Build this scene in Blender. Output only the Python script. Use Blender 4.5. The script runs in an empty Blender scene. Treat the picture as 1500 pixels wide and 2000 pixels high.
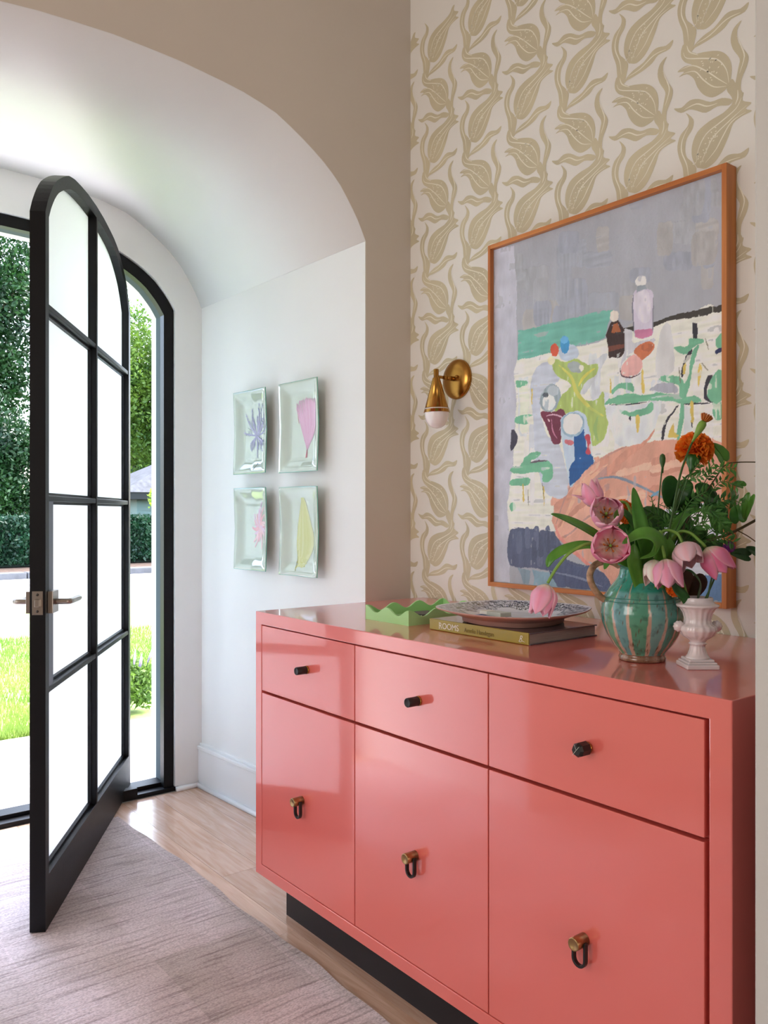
import bpy, bmesh, math, random
import numpy as np
from mathutils import Vector, Matrix
from mathutils.geometry import tessellate_polygon
random.seed(7); rng = np.random.default_rng(7)
scn = bpy.context.scene
C = scn.collection
pi = math.pi
# ------------------------------------------------------------------ camera
F = 1630.0; CAMH = 1.22; YAW = math.atan(1278 / F)
ca, sa = math.cos(YAW), math.sin(YAW)
FWD = Vector((-ca, sa, 0)); RGT = Vector((sa, ca, 0)); UP = Vector((0, 0, 1))
cd = bpy.data.cameras.new('camera'); cam = bpy.data.objects.new('camera', cd); C.objects.link(cam)
cd.sensor_fit = 'VERTICAL'; cd.sensor_height = 36.0; cd.lens = F / 2000 * 36.0
cam.matrix_world = Matrix(((RGT.x, 0, -FWD.x, 0), (RGT.y, 0, -FWD.y, 0), (0, 1, 0, CAMH), (0, 0, 0, 1)))
cd.clip_start = 0.05; cd.clip_end = 200
scn.camera = cam
# ------------------------------------------------------------------ world, sun, exposure
SKY_STRENGTH = 1.25; SUN_STRENGTH = 3.8; EXPOSURE = 0.55
ROOM_W = 41.0; ROOM2_W = 30.0
w = bpy.data.worlds.new('world'); scn.world = w; w.use_nodes = True
nt = w.node_tree; bg = nt.nodes['Background']
sky = nt.nodes.new('ShaderNodeTexSky')
sky.sky_type = 'NISHITA'; sky.sun_disc = False; sky.sun_elevation = math.radians(55); sky.sun_rotation = math.radians(-20)
sky.air_density = 1.0; sky.dust_density = 2.5; sky.ozone_density = 1.0
hs = nt.nodes.new('ShaderNodeHueSaturation'); hs.inputs['Saturation'].default_value = 0.8
nt.links.new(sky.outputs[0], hs.inputs['Color']); nt.links.new(hs.outputs[0], bg.inputs[0])
bg.inputs[1].default_value = SKY_STRENGTH
sl = bpy.data.lights.new('sun', 'SUN'); sl.energy = SUN_STRENGTH; sl.angle = math.radians(1.0); sl.color = (1, 0.97, 0.92)
so = bpy.data.objects.new('sun', sl); C.objects.link(so)
so.rotation_euler = Vector((0.12, 0.42, 1.0)).to_track_quat('Z', 'Y').to_euler()
so.location = (-8, -6, 12)
def area(name, loc, target, sx, sy, watts, col=(1, 1, 1), portal=False):
    l = bpy.data.lights.new(name, 'AREA'); l.shape = 'RECTANGLE'; l.size = sx; l.size_y = sy; l.energy = watts; l.color = col
    o = bpy.data.objects.new(name, l); C.objects.link(o); o.location = loc
    o.rotation_euler = (Vector(loc) - Vector(target)).to_track_quat('Z', 'Y').to_euler()
    if portal: l.cycles.is_portal = True
    return o
area('side_fill', (-1.35, -3.3, 1.8), (-1.9, 1.5, 1.2), 1.9, 1.9, ROOM_W, (1.0, 0.965, 0.93))  # added fill lamp out of view, no window modelled here
area('rear_fill', (3.2, -0.4, 1.15), (-1.5, 1.0, 0.9), 2.4, 1.5, ROOM2_W, (1.0, 0.90, 0.80))  # second added fill, unseen behind the camera, brightens camera-facing surfaces
area('door_portal', (-3.80, 0.83, 1.2), (-2.0, 0.83, 1.2), 1.45, 2.4, 1, portal=True)
scn.view_settings.view_transform = 'Standard'; scn.view_settings.look = 'None'
scn.view_settings.exposure = EXPOSURE; scn.view_settings.gamma = 1.0; scn.view_settings.use_curve_mapping = False

# ------------------------------------------------------------------ helpers
def at(px, py, d):                       # a point seen at (px,py) at forward distance d
    return FWD * d + RGT * ((px - 750) / F * d) + Vector((0, 0, CAMH + (1000 - py) / F * d))
def onY(px, py, Y):
    v = FWD + RGT * ((px - 750) / F); t = Y / v.y
    return (v.x * t, CAMH + (1000 - py) / F * t)
def cv(r, u, t):                         # direction: right, up, towards the viewer
    return (RGT * r + UP * u - FWD * t)
def lin(r, g, b, k=1.0):
    f = lambda c: ((c / 255) / 12.92 if c / 255 <= 0.04045 else ((c / 255 + 0.055) / 1.055) ** 2.4)
    return (min(1, f(r) * k), min(1, f(g) * k), min(1, f(b) * k), 1)
MATS = {}
def mat(name, col, rough=0.5, metal=0.0, spec=0.5, var=0.0, vscale=8.0, vstretch=(1, 1, 1), bump=0.0, bscale=60.0, coat=0.0,
        attr=None, col2=None, lo=0.35, hi=0.65, detail=4.0, sss=0.0, transl=0.0, bstretch=None, alpha=None):
    m = bpy.data.materials.new(name); m.use_nodes = True; n = m.node_tree; N = n.nodes; L = n.links
    b = N['Principled BSDF']
    b.inputs['Roughness'].default_value = rough; b.inputs['Metallic'].default_value = metal
    b.inputs['Specular IOR Level'].default_value = spec; b.inputs['Coat Weight'].default_value = coat
    b.inputs['Coat Roughness'].default_value = 0.06
    tc = N.new('ShaderNodeTexCoord')
    def noise(sc, st, det=detail):
        mp = N.new('ShaderNodeMapping'); mp.inputs['Scale'].default_value = st
        L.new(tc.outputs['Object'], mp.inputs[0]); t = N.new('ShaderNodeTexNoise')
        t.inputs['Scale'].default_value = sc; t.inputs['Detail'].default_value = det; L.new(mp.outputs[0], t.inputs[0]); return t
    base = None
    if attr:
        a = N.new('ShaderNodeAttribute'); a.attribute_name = attr; base = a.outputs['Color']
    if var > 0 or col2:
        t = noise(vscale, vstretch); r = N.new('ShaderNodeValToRGB')
        r.color_ramp.elements[0].position = lo; r.color_ramp.elements[1].position = hi
        L.new(t.outputs[0], r.inputs[0])
        if col2:
            r.color_ramp.elements[0].color = col; r.color_ramp.elements[1].color = col2; out = r.outputs[0]
            if base:
                mx = N.new('ShaderNodeMix'); mx.data_type = 'RGBA'; mx.blend_type = 'MULTIPLY'; mx.inputs[0].default_value = 1
                L.new(base, mx.inputs[6]); L.new(out, mx.inputs[7]); out = mx.outputs[2]
        else:
            r.color_ramp.elements[0].color = (1 - var, 1 - var, 1 - var, 1); r.color_ramp.elements[1].color = (1, 1, 1, 1)
            mx = N.new('ShaderNodeMix'); mx.data_type = 'RGBA'; mx.blend_type = 'MULTIPLY'; mx.inputs[0].default_value = 1
            mx.inputs[6].default_value = col
            if base: L.new(base, mx.inputs[6])
            L.new(r.outputs[0], mx.inputs[7]); out = mx.outputs[2]
        L.new(out, b.inputs['Base Color'])
    elif base: L.new(base, b.inputs['Base Color'])
    else: b.inputs['Base Color'].default_value = col
    if bump > 0:
        t2 = noise(bscale, bstretch or (1, 1, 1), 5); bp = N.new('ShaderNodeBump'); bp.inputs['Strength'].default_value = bump
        bp.inputs['Distance'].default_value = 0.01; L.new(t2.outputs[0], bp.inputs['Height']); L.new(bp.outputs[0], b.inputs['Normal'])
    if sss > 0:
        b.inputs['Subsurface Weight'].default_value = sss; b.inputs['Subsurface Radius'].default_value = (0.02, 0.015, 0.012); b.inputs['Subsurface Scale'].default_value = 0.5
    if transl > 0:
        tr = N.new('ShaderNodeBsdfTranslucent'); ms = N.new('ShaderNodeMixShader'); ms.inputs[0].default_value = transl
        src = b.inputs['Base Color'].links
        if src: L.new(src[0].from_socket, tr.inputs[0])
        else: tr.inputs[0].default_value = col
        L.new(b.outputs[0], ms.inputs[1]); L.new(tr.outputs[0], ms.inputs[2]); L.new(ms.outputs[0], N['Material Output'].inputs[0])
    MATS[name] = m
    return m

class MB:
    def __init__(s): s.v = []; s.f = []; s.c = []; s.sm = []
    def add(s, vs, fs, col=None, smooth=False):
        o = len(s.v); s.v += [tuple(v) for v in vs]; s.f += [tuple(i + o for i in f) for f in fs]
        s.c += (list(col) if isinstance(col, list) else [col or (1, 1, 1, 1)] * len(vs)); s.sm += [smooth] * len(fs); return s
    def box(s, a, b, col=None, M=None):
        x0, y0, z0 = a; x1, y1, z1 = b
        vs = [Vector(p) for p in ((x0, y0, z0), (x1, y0, z0), (x1, y1, z0), (x0, y1, z0), (x0, y0, z1), (x1, y0, z1), (x1, y1, z1), (x0, y1, z1))]
        if M: vs = [M @ v for v in vs]
        return s.add(vs, [(0, 3, 2, 1), (4, 5, 6, 7), (0, 1, 5, 4), (1, 2, 6, 5), (2, 3, 7, 6), (3, 0, 4, 7)], col)
    def tube(s, pts, rad, n=10, col=None, cap=True):
        pts = [Vector(p) for p in pts]; m = len(pts); rad = rad if isinstance(rad, (list, tuple)) else [rad] * m
        vs = []; up = None
        for i, p in enumerate(pts):
            t = (pts[min(i + 1, m - 1)] - pts[max(i - 1, 0)]).normalized()
            if up is None: up = t.orthogonal().normalized()
            up = (up - t * up.dot(t)); up = up.normalized() if up.length > 1e-6 else t.orthogonal().normalized()
            q = t.cross(up)
            vs += [p + (up * math.cos(2 * pi * k / n) + q * math.sin(2 * pi * k / n)) * rad[i] for k in range(n)]
        fs = [(i * n + k, i * n + (k + 1) % n, (i + 1) * n + (k + 1) % n, (i + 1) * n + k) for i in range(m - 1) for k in range(n)]
        if cap: fs += [tuple(range(n))[::-1], tuple((m - 1) * n + k for k in range(n))]
        return s.add(vs, fs, col, True)
    def lathe(s, prof, org, axis=(0, 0, 1), n=32, col=None, mod=None, cap=True, colf=None):
        a = Vector(axis).normalized(); u = a.orthogonal().normalized() if abs(a.z) < 0.99 else Vector((1, 0, 0)); v = a.cross(u)
        org = Vector(org); vs = []; cs = []
        for (r, h) in prof:
            for k in range(n):
                th = 2 * pi * k / n; rr = r * (mod(th, h) if mod else 1)
                vs.append(org + a * h + (u * math.cos(th) + v * math.sin(th)) * rr)
                if colf: cs.append(colf(th, h))
        m = len(prof)
        fs = [(i * n + k, i * n + (k + 1) % n, (i + 1) * n + (k + 1) % n, (i + 1) * n + k) for i in range(m - 1) for k in range(n)]
        if cap: fs += [tuple(range(n))[::-1], tuple((m - 1) * n + k for k in range(n))]
        return s.add(vs, fs, cs if colf else col, True)
    def poly(s, pts, col=None):
        pts = [Vector(p) for p in pts]; tr = tessellate_polygon([pts])
        return s.add(pts, [tuple(t) for t in tr], col)
    def prism(s, pts, ext, col=None):
        pts = [Vector(p) for p in pts]; e = Vector(ext); n = len(pts); tr = tessellate_polygon([pts])
        return s.add(pts + [p + e for p in pts], [tuple(t) for t in tr] + [tuple(i + n for i in t[::-1]) for t in tr] + [(i, (i + 1) % n, (i + 1) % n + n, i + n) for i in range(n)], col)
    def grid(s, fn, nu, nv, colf=None, smooth=True, two=False):
        vs = []; cs = []
        for j in range(nv + 1):
            for i in range(nu + 1):
                vs.append(fn(i / nu, j / nv)); cs.append(colf(i / nu, j / nv) if colf else (1, 1, 1, 1))
        q = nu + 1
        return s.add(vs, [(j * q + i, j * q + i + 1, (j + 1) * q + i + 1, (j + 1) * q + i) for j in range(nv) for i in range(nu)], cs, smooth)

def worigin(o):
    p = Vector((0, 0, 0))
    while o: p += o.location; o = o.parent
    return p
def obj(name, mb, m, parent=None, bevel=0, loc=None, attr=False, recalc=True, label=None, kind=None, solid=0, sub=0):
    org = worigin(parent) if parent else Vector((0, 0, 0))
    l = Vector(loc) if loc is not None else None
    me = bpy.data.meshes.new(name)
    off = l if l is not None else org
    me.from_pydata([(v[0] - off.x, v[1] - off.y, v[2] - off.z) for v in mb.v], [], mb.f)
    me.polygons.foreach_set('use_smooth', mb.sm)
    if attr:
        ca_ = me.color_attributes.new('Col', 'FLOAT_COLOR', 'POINT'); ca_.data.foreach_set('color', np.array(mb.c, dtype=np.float32).ravel())
    me.materials.append(MATS[m] if isinstance(m, str) else m)
    if recalc:
        b = bmesh.new(); b.from_mesh(me); bmesh.ops.recalc_face_normals(b, faces=b.faces); b.to_mesh(me); b.free()
    o = bpy.data.objects.new(name, me); C.objects.link(o)
    if l is not None: o.location = l - org
    if parent: o.parent = parent
    if sub: md = o.modifiers.new('s', 'SUBSURF'); md.levels = sub; md.render_levels = sub
    if solid: md = o.modifiers.new('t', 'SOLIDIFY'); md.thickness = solid; md.offset = 0
    if bevel: md = o.modifiers.new('b', 'BEVEL'); md.width = bevel; md.segments = 2; md.limit_method = 'ANGLE'; md.angle_limit = math.radians(40)
    if label: o['label'] = label
    if kind: o['kind'] = kind
    return o
def thing(name, loc, label, cat, group=None):
    o = bpy.data.objects.new(name, None); C.objects.link(o); o.location = loc; o.empty_display_size = 0.05
    o['label'] = label; o['category'] = cat
    if group: o['group'] = group
    return o
def tag(o, label, cat, group=None):
    o['label'] = label; o['category'] = cat
    if group: o['group'] = group
    return o
def struct(name, mb, m, parent=None, label=None, **k):
    o = obj(name, mb, m, parent, **k)
    if not parent: o['kind'] = 'structure'
    if label: o['label'] = label
    return o
def dup(o, loc=None, parent=None):
    c = o.copy(); C.objects.link(c)
    if parent: c.parent = parent
    if loc is not None: c.location = loc
    for ch in list(o.children): dup(ch, None, c)
    return c
def spline(pts, n=6, closed=False):
    P = [Vector(p) for p in pts]; out = []; m = len(P)
    for i in range(m if closed else m - 1):
        if closed: a, b, c, d = P[i - 1], P[i], P[(i + 1) % m], P[(i + 2) % m]
        else: a, b, c, d = P[max(i - 1, 0)], P[i], P[i + 1], P[min(i + 2, m - 1)]
        for k in range(n):
            t = k / n
            out.append(0.5 * ((2 * b) + (c - a) * t + (2 * a - 5 * b + 4 * c - d) * t * t + (3 * b - a - 3 * c + d) * t ** 3))
    if not closed: out.append(P[-1])
    return out

# ------------------------------------------------------------------ materials
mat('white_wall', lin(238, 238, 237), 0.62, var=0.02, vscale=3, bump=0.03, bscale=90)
mat('shade_wall', lin(214, 205, 194), 0.6, var=0.02, vscale=3, bump=0.03, bscale=90)  # shade on the room's walls is put into this darker, warmer colour
mat('pier_grey', lin(198, 196, 192), 0.5, bump=0.04, bscale=70)  # even neutral grey, darker than the other walls
mat('ridge_glaze', lin(60, 132, 118), 0.2, coat=.4)
mat('paper', lin(238, 234, 227), 0.55, var=0.015, vscale=5)
mat('paper_print', lin(214, 203, 172), 0.5, var=0.12, vscale=7)
mat('paper_vein', lin(244, 238, 220), 0.5)
mat('trim_white', lin(238, 239, 240), 0.35)
mat('black_steel', lin(10, 9, 12), 0.42, spec=0.22, bump=0.05, bscale=140)
mat('grey_steel', lin(70, 80, 84), 0.75, spec=0.1)
mat('lock_steel', lin(104, 106, 118), 0.4, metal=.5)
mat('limestone', lin(196, 198, 190), 0.8, var=.06, vscale=6)
mat('nickel', lin(168, 160, 152), 0.28, metal=1.0)
mat('dark_nickel', lin(70, 66, 62), 0.35, metal=1.0)
mat('brass', lin(176, 128, 62), 0.24, metal=1.0)
mat('brass_satin', lin(165, 138, 96), 0.32, metal=1.0)
mat('black_iron', lin(14, 14, 15), 0.4)
mat('black_leather', lin(22, 22, 24), 0.5, bump=0.1, bscale=600)
mat('coral', lin(226, 107, 98), 0.32, spec=0.6, coat=0.9, var=0.01, vscale=3)
mat('plinth_black', lin(14, 14, 22), 0.45)
mat('concrete', lin(92, 92, 94), 0.9, var=0.3, vscale=4, bump=0.3, bscale=40)
mat('road', lin(215, 213, 214), 0.9, var=0.06, vscale=2, bump=0.1, bscale=60)
mat('stone', lin(212, 206, 206), 0.7, var=0.08, vscale=3, bump=0.08, bscale=50)
mat('soil', lin(84, 64, 50), 0.95, var=0.5, vscale=14, bump=0.6, bscale=30)
mat('lawn', lin(108, 136, 62), 0.9, col2=lin(150, 168, 92), vscale=2.2, bump=0.5, bscale=45)
mat('grass_blade', lin(98, 136, 48), 0.6, col2=lin(146, 166, 80), vscale=1.2, transl=0.35)
mat('hedge_leaf', lin(16, 48, 28), 0.5, col2=lin(34, 76, 44), vscale=3, transl=0.1)
mat('hedge_core', lin(10, 26, 14), 0.9)
mat('dark_leaf', lin(20, 48, 26), 0.5, col2=lin(44, 84, 34), vscale=0.8, transl=0.25)
mat('light_leaf', lin(56, 94, 34), 0.5, col2=lin(124, 154, 56), vscale=0.9, transl=0.4)
mat('lime_leaf', lin(130, 170, 50), 0.5, col2=lin(180, 210, 70), vscale=3, transl=0.4)
mat('bark', lin(84, 66, 50), 0.9, var=0.4, vscale=9, vstretch=(1, 1, .2), bump=0.5, bscale=20)
mat('siding', lin(150, 176, 168), 0.7)
mat('fascia', lin(22, 26, 24), 0.6)
mat('shingle', lin(84, 86, 92), 0.85, var=0.45, vscale=5, bump=0.3, bscale=20)
mat('frame_wood', lin(186, 106, 48), 0.42, col2=lin(216, 140, 76), vscale=10, vstretch=(5, 5, 0.25), detail=6, lo=.3, hi=.7, bump=0.05, bscale=60, bstretch=(6, 6, .3))
mat('frame_wood_h', lin(186, 106, 48), 0.42, col2=lin(216, 140, 76), vscale=10, vstretch=(0.25, 5, 5), detail=6, lo=.3, hi=.7, bump=0.05, bscale=60, bstretch=(.3, 6, 6))
mat('paint', (1, 1, 1, 1), 0.5, attr='Col', var=0.06, vscale=26, vstretch=(1.6, 1, 0.5), bump=0.25, bscale=120, bstretch=(1.5, 1, .6), detail=6)
mat('attr_gloss', (1, 1, 1, 1), 0.25, attr='Col', spec=0.5)
mat('attr_matte', (1, 1, 1, 1), 0.6, attr='Col')
mat('glaze', (1, 1, 1, 1), 0.16, attr='Col', spec=0.6, var=0.35, vscale=60, lo=0.34, hi=0.46, coat=0.4, bump=0.08, bscale=70)
mat('clay', lin(120, 88, 66), 0.6, col2=lin(196, 160, 128), vscale=60, bump=0.2, bscale=90)
mat('milk_glass', lin(242, 232, 234), 0.12, spec=0.6, sss=0.25, coat=0.3)
mat('bulb_glass', lin(246, 236, 234), 0.18, sss=0.3, coat=0.3)
mat('tray_green', lin(172, 224, 150), 0.3, coat=0.3)
mat('book_spine', lin(160, 142, 38), 0.3, coat=0.3, var=0.05)
mat('book_cover', lin(52, 38, 42), 0.18, coat=0.5, col2=lin(92, 84, 96), vscale=9)
mat('book_page', lin(172, 158, 154), 0.7, var=0.35, vscale=60, vstretch=(0.2, 0.2, 14))
mat('ink_white', lin(240, 236, 224), 0.4)
mat('ink_brown', lin(112, 92, 30), 0.4)
mat('plate_back', lin(188, 142, 130), 0.35, var=0.1, vscale=20)
mat('card_grey', lin(196, 198, 188), 0.5, var=0.06, vscale=40)
mat('card_blue', lin(116, 122, 160), 0.5)
mat('plate_glass', lin(198, 210, 196), 0.06, spec=0.7, coat=0.6, var=0.05, vscale=6)
mat('plate_edge', lin(110, 190, 170), 0.15)
mat('petal', (1, 1, 1, 1), 0.45, attr='Col', transl=0.15, var=0.05, vscale=60, vstretch=(1, 1, .3))
mat('leaf_green', lin(58, 126, 40), 0.32, col2=lin(112, 176, 68), vscale=14, vstretch=(1, 1, .5), transl=0.15)
mat('leaf_dark', lin(26, 74, 28), 0.34, col2=lin(52, 112, 42), vscale=12, transl=0.1)
mat('leaf_brown', lin(58, 30, 18), 0.4, col2=lin(86, 50, 26), vscale=20)
mat('fern', lin(46, 100, 40), 0.4, col2=lin(88, 146, 62), vscale=20, transl=0.1)
mat('stem_green', lin(106, 150, 52), 0.4, col2=lin(132, 170, 72), vscale=20)
mat('stem_dark', lin(56, 92, 36), 0.45)
mat('twig', lin(74, 66, 30), 0.5)
mat('marigold', lin(255, 116, 26), 0.5, col2=lin(255, 168, 62), vscale=80, transl=0.25)
mat('anther', lin(196, 110, 40), 0.6)
mat('purple', lin(112, 24, 120), 0.6, col2=lin(150, 50, 160), vscale=150)

def oak(name):
    m = bpy.data.materials.new(name); m.use_nodes = True; n = m.node_tree; N = n.nodes; L = n.links; b = N['Principled BSDF']
    b.inputs['Roughness'].default_value = 0.22; b.inputs['Coat Weight'].default_value = 0.5; b.inputs['Coat Roughness'].default_value = 0.15
    tc = N.new('ShaderNodeTexCoord'); oi = N.new('ShaderNodeObjectInfo')
    mp = N.new('ShaderNodeMapping'); mp.inputs['Scale'].default_value = (0.8, 9, 1)
    ad = N.new('ShaderNodeVectorMath'); ad.operation = 'ADD'
    mu = N.new('ShaderNodeVectorMath'); mu.operation = 'SCALE'; mu.inputs[0].default_value = (7, 3, 5)
    L.new(oi.outputs['Random'], mu.inputs['Scale']); L.new(tc.outputs['Object'], ad.inputs[0]); L.new(mu.outputs[0], ad.inputs[1]); L.new(ad.outputs[0], mp.inputs[0])
    t = N.new('ShaderNodeTexNoise'); t.inputs['Scale'].default_value = 5; t.inputs['Detail'].default_value = 8; t.inputs['Distortion'].default_value = 1.2; L.new(mp.outputs[0], t.inputs[0])
    r = N.new('ShaderNodeValToRGB'); r.color_ramp.elements[0].position = .3; r.color_ramp.elements[1].position = .68
    r.color_ramp.elements[0].color = lin(214, 172, 144); r.color_ramp.elements[1].color = lin(242, 208, 186); L.new(t.outputs[0], r.inputs[0])
    mr = N.new('ShaderNodeMapRange'); mr.inputs[3].default_value = 0.80; mr.inputs[4].default_value = 1.05; L.new(oi.outputs['Random'], mr.inputs[0])
    hsv = N.new('ShaderNodeHueSaturation'); L.new(r.outputs[0], hsv.inputs['Color']); L.new(mr.outputs[0], hsv.inputs['Value']); L.new(hsv.outputs[0], b.inputs['Base Color'])
    bp = N.new('ShaderNodeBump'); bp.inputs['Strength'].default_value = .05; bp.inputs['Distance'].default_value = .01; L.new(t.outputs[0], bp.inputs['Height']); L.new(bp.outputs[0], b.inputs['Normal'])
    MATS[name] = m
oak('oak')
def rugmat():
    m = bpy.data.materials.new('rug'); m.use_nodes = True; n = m.node_tree; N = n.nodes; L = n.links; b = N['Principled BSDF']
    b.inputs['Roughness'].default_value = 0.95; b.inputs['Specular IOR Level'].default_value = 0.1
    tc = N.new('ShaderNodeTexCoord')
    def ns(st, sc, det, p0, p1, c0, c1, dist=0):
        mp = N.new('ShaderNodeMapping'); mp.inputs['Scale'].default_value = st; L.new(tc.outputs['Object'], mp.inputs[0])
        t = N.new('ShaderNodeTexNoise'); t.inputs['Scale'].default_value = sc; t.inputs['Detail'].default_value = det; L.new(mp.outputs[0], t.inputs[0])
        r = N.new('ShaderNodeValToRGB'); r.color_ramp.elements[0].position = p0; r.color_ramp.elements[1].position = p1
        r.color_ramp.elements[0].color = c0; r.color_ramp.elements[1].color = c1; L.new(t.outputs[0], r.inputs[0]); return r, t
    base, _ = ns((1, 1, 1), 2.6, 2, .38, .62, lin(212, 198, 196), lin(240, 226, 230))
    st, t1 = ns((90, 5, 1), 1.0, 4, .30, .50, (0.60, 0.57, 0.57, 1), (1, 1, 1, 1))
    fine, t2 = ns((1, 0.5, 1), 300, 2, .35, .6, (0.70, 0.68, 0.69, 1), (1, 1, 1, 1))
    # patchwork blocks
    br = N.new('ShaderNodeTexBrick'); br.inputs['Scale'].default_value = 1.0; br.inputs['Brick Width'].default_value = 0.36; br.inputs['Row Height'].default_value = 0.30
    br.inputs['Color1'].default_value = (1, 1, 1, 1); br.inputs['Color2'].default_value = (0.76, 0.77, 0.73, 1); br.inputs['Mortar'].default_value = (.95, .94, .93, 1); br.inputs['Mortar Size'].default_value = .003
    L.new(tc.outputs['Object'], br.inputs[0])
    cur = base.outputs[0]
    for x in (st, fine):
        mx = N.new('ShaderNodeMix'); mx.data_type = 'RGBA'; mx.blend_type = 'MULTIPLY'; mx.inputs[0].default_value = 1
        L.new(cur, mx.inputs[6]); L.new(x.outputs[0], mx.inputs[7]); cur = mx.outputs[2]
    mx = N.new('ShaderNodeMix'); mx.data_type = 'RGBA'; mx.blend_type = 'MULTIPLY'; mx.inputs[0].default_value = .8
    L.new(cur, mx.inputs[6]); L.new(br.outputs[0], mx.inputs[7]); L.new(mx.outputs[2], b.inputs['Base Color'])
    bp = N.new('ShaderNodeBump'); bp.inputs['Strength'].default_value = .7; bp.inputs['Distance'].default_value = .004
    L.new(t1.outputs[0], bp.inputs['Height']); L.new(bp.outputs[0], b.inputs['Normal'])
    MATS['rug'] = m
rugmat()
def frosted():
    m = bpy.data.materials.new('frosted'); m.use_nodes = True; n = m.node_tree; N = n.nodes; L = n.links; b = N['Principled BSDF']
    b.inputs['Base Color'].default_value = (0.93, 0.95, 0.95, 1); b.inputs['Roughness'].default_value = 0.35
    tr = N.new('ShaderNodeBsdfTranslucent'); tr.inputs[0].default_value = (0.97, 0.99, 1.0, 1)
    ms = N.new('ShaderNodeMixShader'); ms.inputs[0].default_value = 0.72
    L.new(b.outputs[0], ms.inputs[1]); L.new(tr.outputs[0], ms.inputs[2]); L.new(ms.outputs[0], N['Material Output'].inputs[0])
    MATS['frosted'] = m
frosted()

MATS['coral'].node_tree.nodes['Principled BSDF'].inputs['Coat IOR'].default_value = 1.8
# ------------------------------------------------------------------ room shell
ATAB = [(0, 1), (.2, .985), (.37, .945), (.49, .905), (.6, .836), (.69, .73), (.77, .62), (.826, .53), (.88, .415), (.93, .27), (.967, .145), (1, 0)]
def arch_h(x):
    x = abs(x)
    for (a, b), (c, d) in zip(ATAB, ATAB[1:]):
        if x <= c: return b + (d - b) * (x - a) / (c - a)
    return 0
def arch(cy, hw, zs, za, z0=0.0, n=40):
    pts = [(cy + hw, z0), (cy + hw, zs)]
    for k in range(1, n):
        x = math.cos(pi * k / n); x = math.copysign(abs(x) ** 0.8, x); pts.append((cy + hw * x, zs + (za - zs) * arch_h(x)))
    return pts + [(cy - hw, zs), (cy - hw, z0)]
def rect_like(pts, y0, y1, ztop):       # outline of the wall matched point by point to the arch outline
    cy = (pts[0][0] + pts[-1][0]) / 2; out = []
    n = len(pts); zs = pts[1][1]
    for i, (y, z) in enumerate(pts):
        if i == 0: out.append((y1, z))
        elif i == n - 1: out.append((y0, z))
        elif i == 1: out.append((y1, zs))
        elif i == n - 2: out.append((y0, zs))
        else:
            t = (i - 1) / (n - 3)
            a, b, c = ztop - zs, y1 - y0, ztop - zs; s = t * (a + b + c)
            out.append((y1, zs + s) if s < a else ((y1 - (s - a), ztop) if s < a + b else (y0, ztop - (s - a - b))))
    return out
def ringwall(mb, inner, outer, x0, x1):
    n = len(inner)
    vs = [(x0, y, z) for y, z in inner] + [(x0, y, z) for y, z in outer] + [(x1, y, z) for y, z in inner] + [(x1, y, z) for y, z in outer]
    fs = []
    for i in range(n - 1):
        fs += [(i, i + 1, n + i + 1, n + i), (2 * n + i, 3 * n + i, 3 * n + i + 1, 2 * n + i + 1), (i, 2 * n + i, 2 * n + i + 1, i + 1), (n + i, n + i + 1, 3 * n + i + 1, 3 * n + i)]
    fs += [(0, n, 3 * n, 2 * n), (n - 1, 2 * n - 1 + 2 * n - n, 4 * n - 1, 2 * n - 1)] if False else [(0, n, 3 * n, 2 * n), (n - 1, 3 * n - 1, 4 * n - 1, 2 * n - 1)]
    mb.add(vs, fs)
XA = -2.295; XF = -3.44; XO = -3.78; WY = 1.92; CZ = 3.2; TOP = 0.921
A_front = arch(0.84, 0.88, 2.15, 2.552); A_rear = arch(0.8315, 0.8315, 2.13, 2.547)
# arch wall (outer skin facing the room)
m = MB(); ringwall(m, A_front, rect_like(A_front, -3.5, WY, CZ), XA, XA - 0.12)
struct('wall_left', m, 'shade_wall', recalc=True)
# passage vault and side walls
def tunnel(i0, i1, name):
    m = MB(); vs = []; n = i1 - i0 + 1
    for x, P in ((XA - 0.001, A_front), (XF, A_rear)):
        vs += [(x, y, z) for y, z in P[i0:i1 + 1]]
    fs = [(i, i + 1, n + i + 1, n + i) for i in range(n - 1)]
    m.add(vs, fs, smooth=(n > 2))
    struct(name, m, 'white_wall', recalc=False, solid=0.004)
N_ = len(A_front)
tunnel(0, 1, 'wall_passage_right'); tunnel(1, N_ - 2, 'ceiling_vault'); tunnel(N_ - 2, N_ - 1, 'wall_passage_left')
A_open = arch(0.83, 0.705, 2.104, 2.376); A_out = arch(0.83, 0.705, 2.11, 2.365)
m = MB(); ringwall(m, A_open, rect_like(A_open, -0.6, 2.4, CZ), XF, XF - 0.13); struct('wall_front', m, 'white_wall')
m = MB(); ringwall(m, A_out, rect_like(A_out, -3.5, 5.0, 3.6), XF - 0.131, -3.70); struct('wall_outside', m, 'limestone')
# wallpapered wall, pier, others
m = MB(); m.box((XA - 0.2, WY, 0), (0.2, WY + 0.12, CZ)); wp = struct('wall_right', m, 'paper', label='wallpapered wall with tan tulip print')
m = MB(); m.box((-0.637, 1.2, 0), (3.6, 2.1, CZ)); struct('wall_pier', m, 'pier_grey', bevel=0.003)
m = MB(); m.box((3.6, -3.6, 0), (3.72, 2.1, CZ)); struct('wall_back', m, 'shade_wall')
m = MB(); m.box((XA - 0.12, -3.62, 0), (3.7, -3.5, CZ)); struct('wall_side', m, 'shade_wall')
m = MB(); m.box((XF - 0.1, -3.6, CZ), (3.7, 2.1, CZ + 0.1)); struct('ceiling', m, 'shade_wall')
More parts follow.
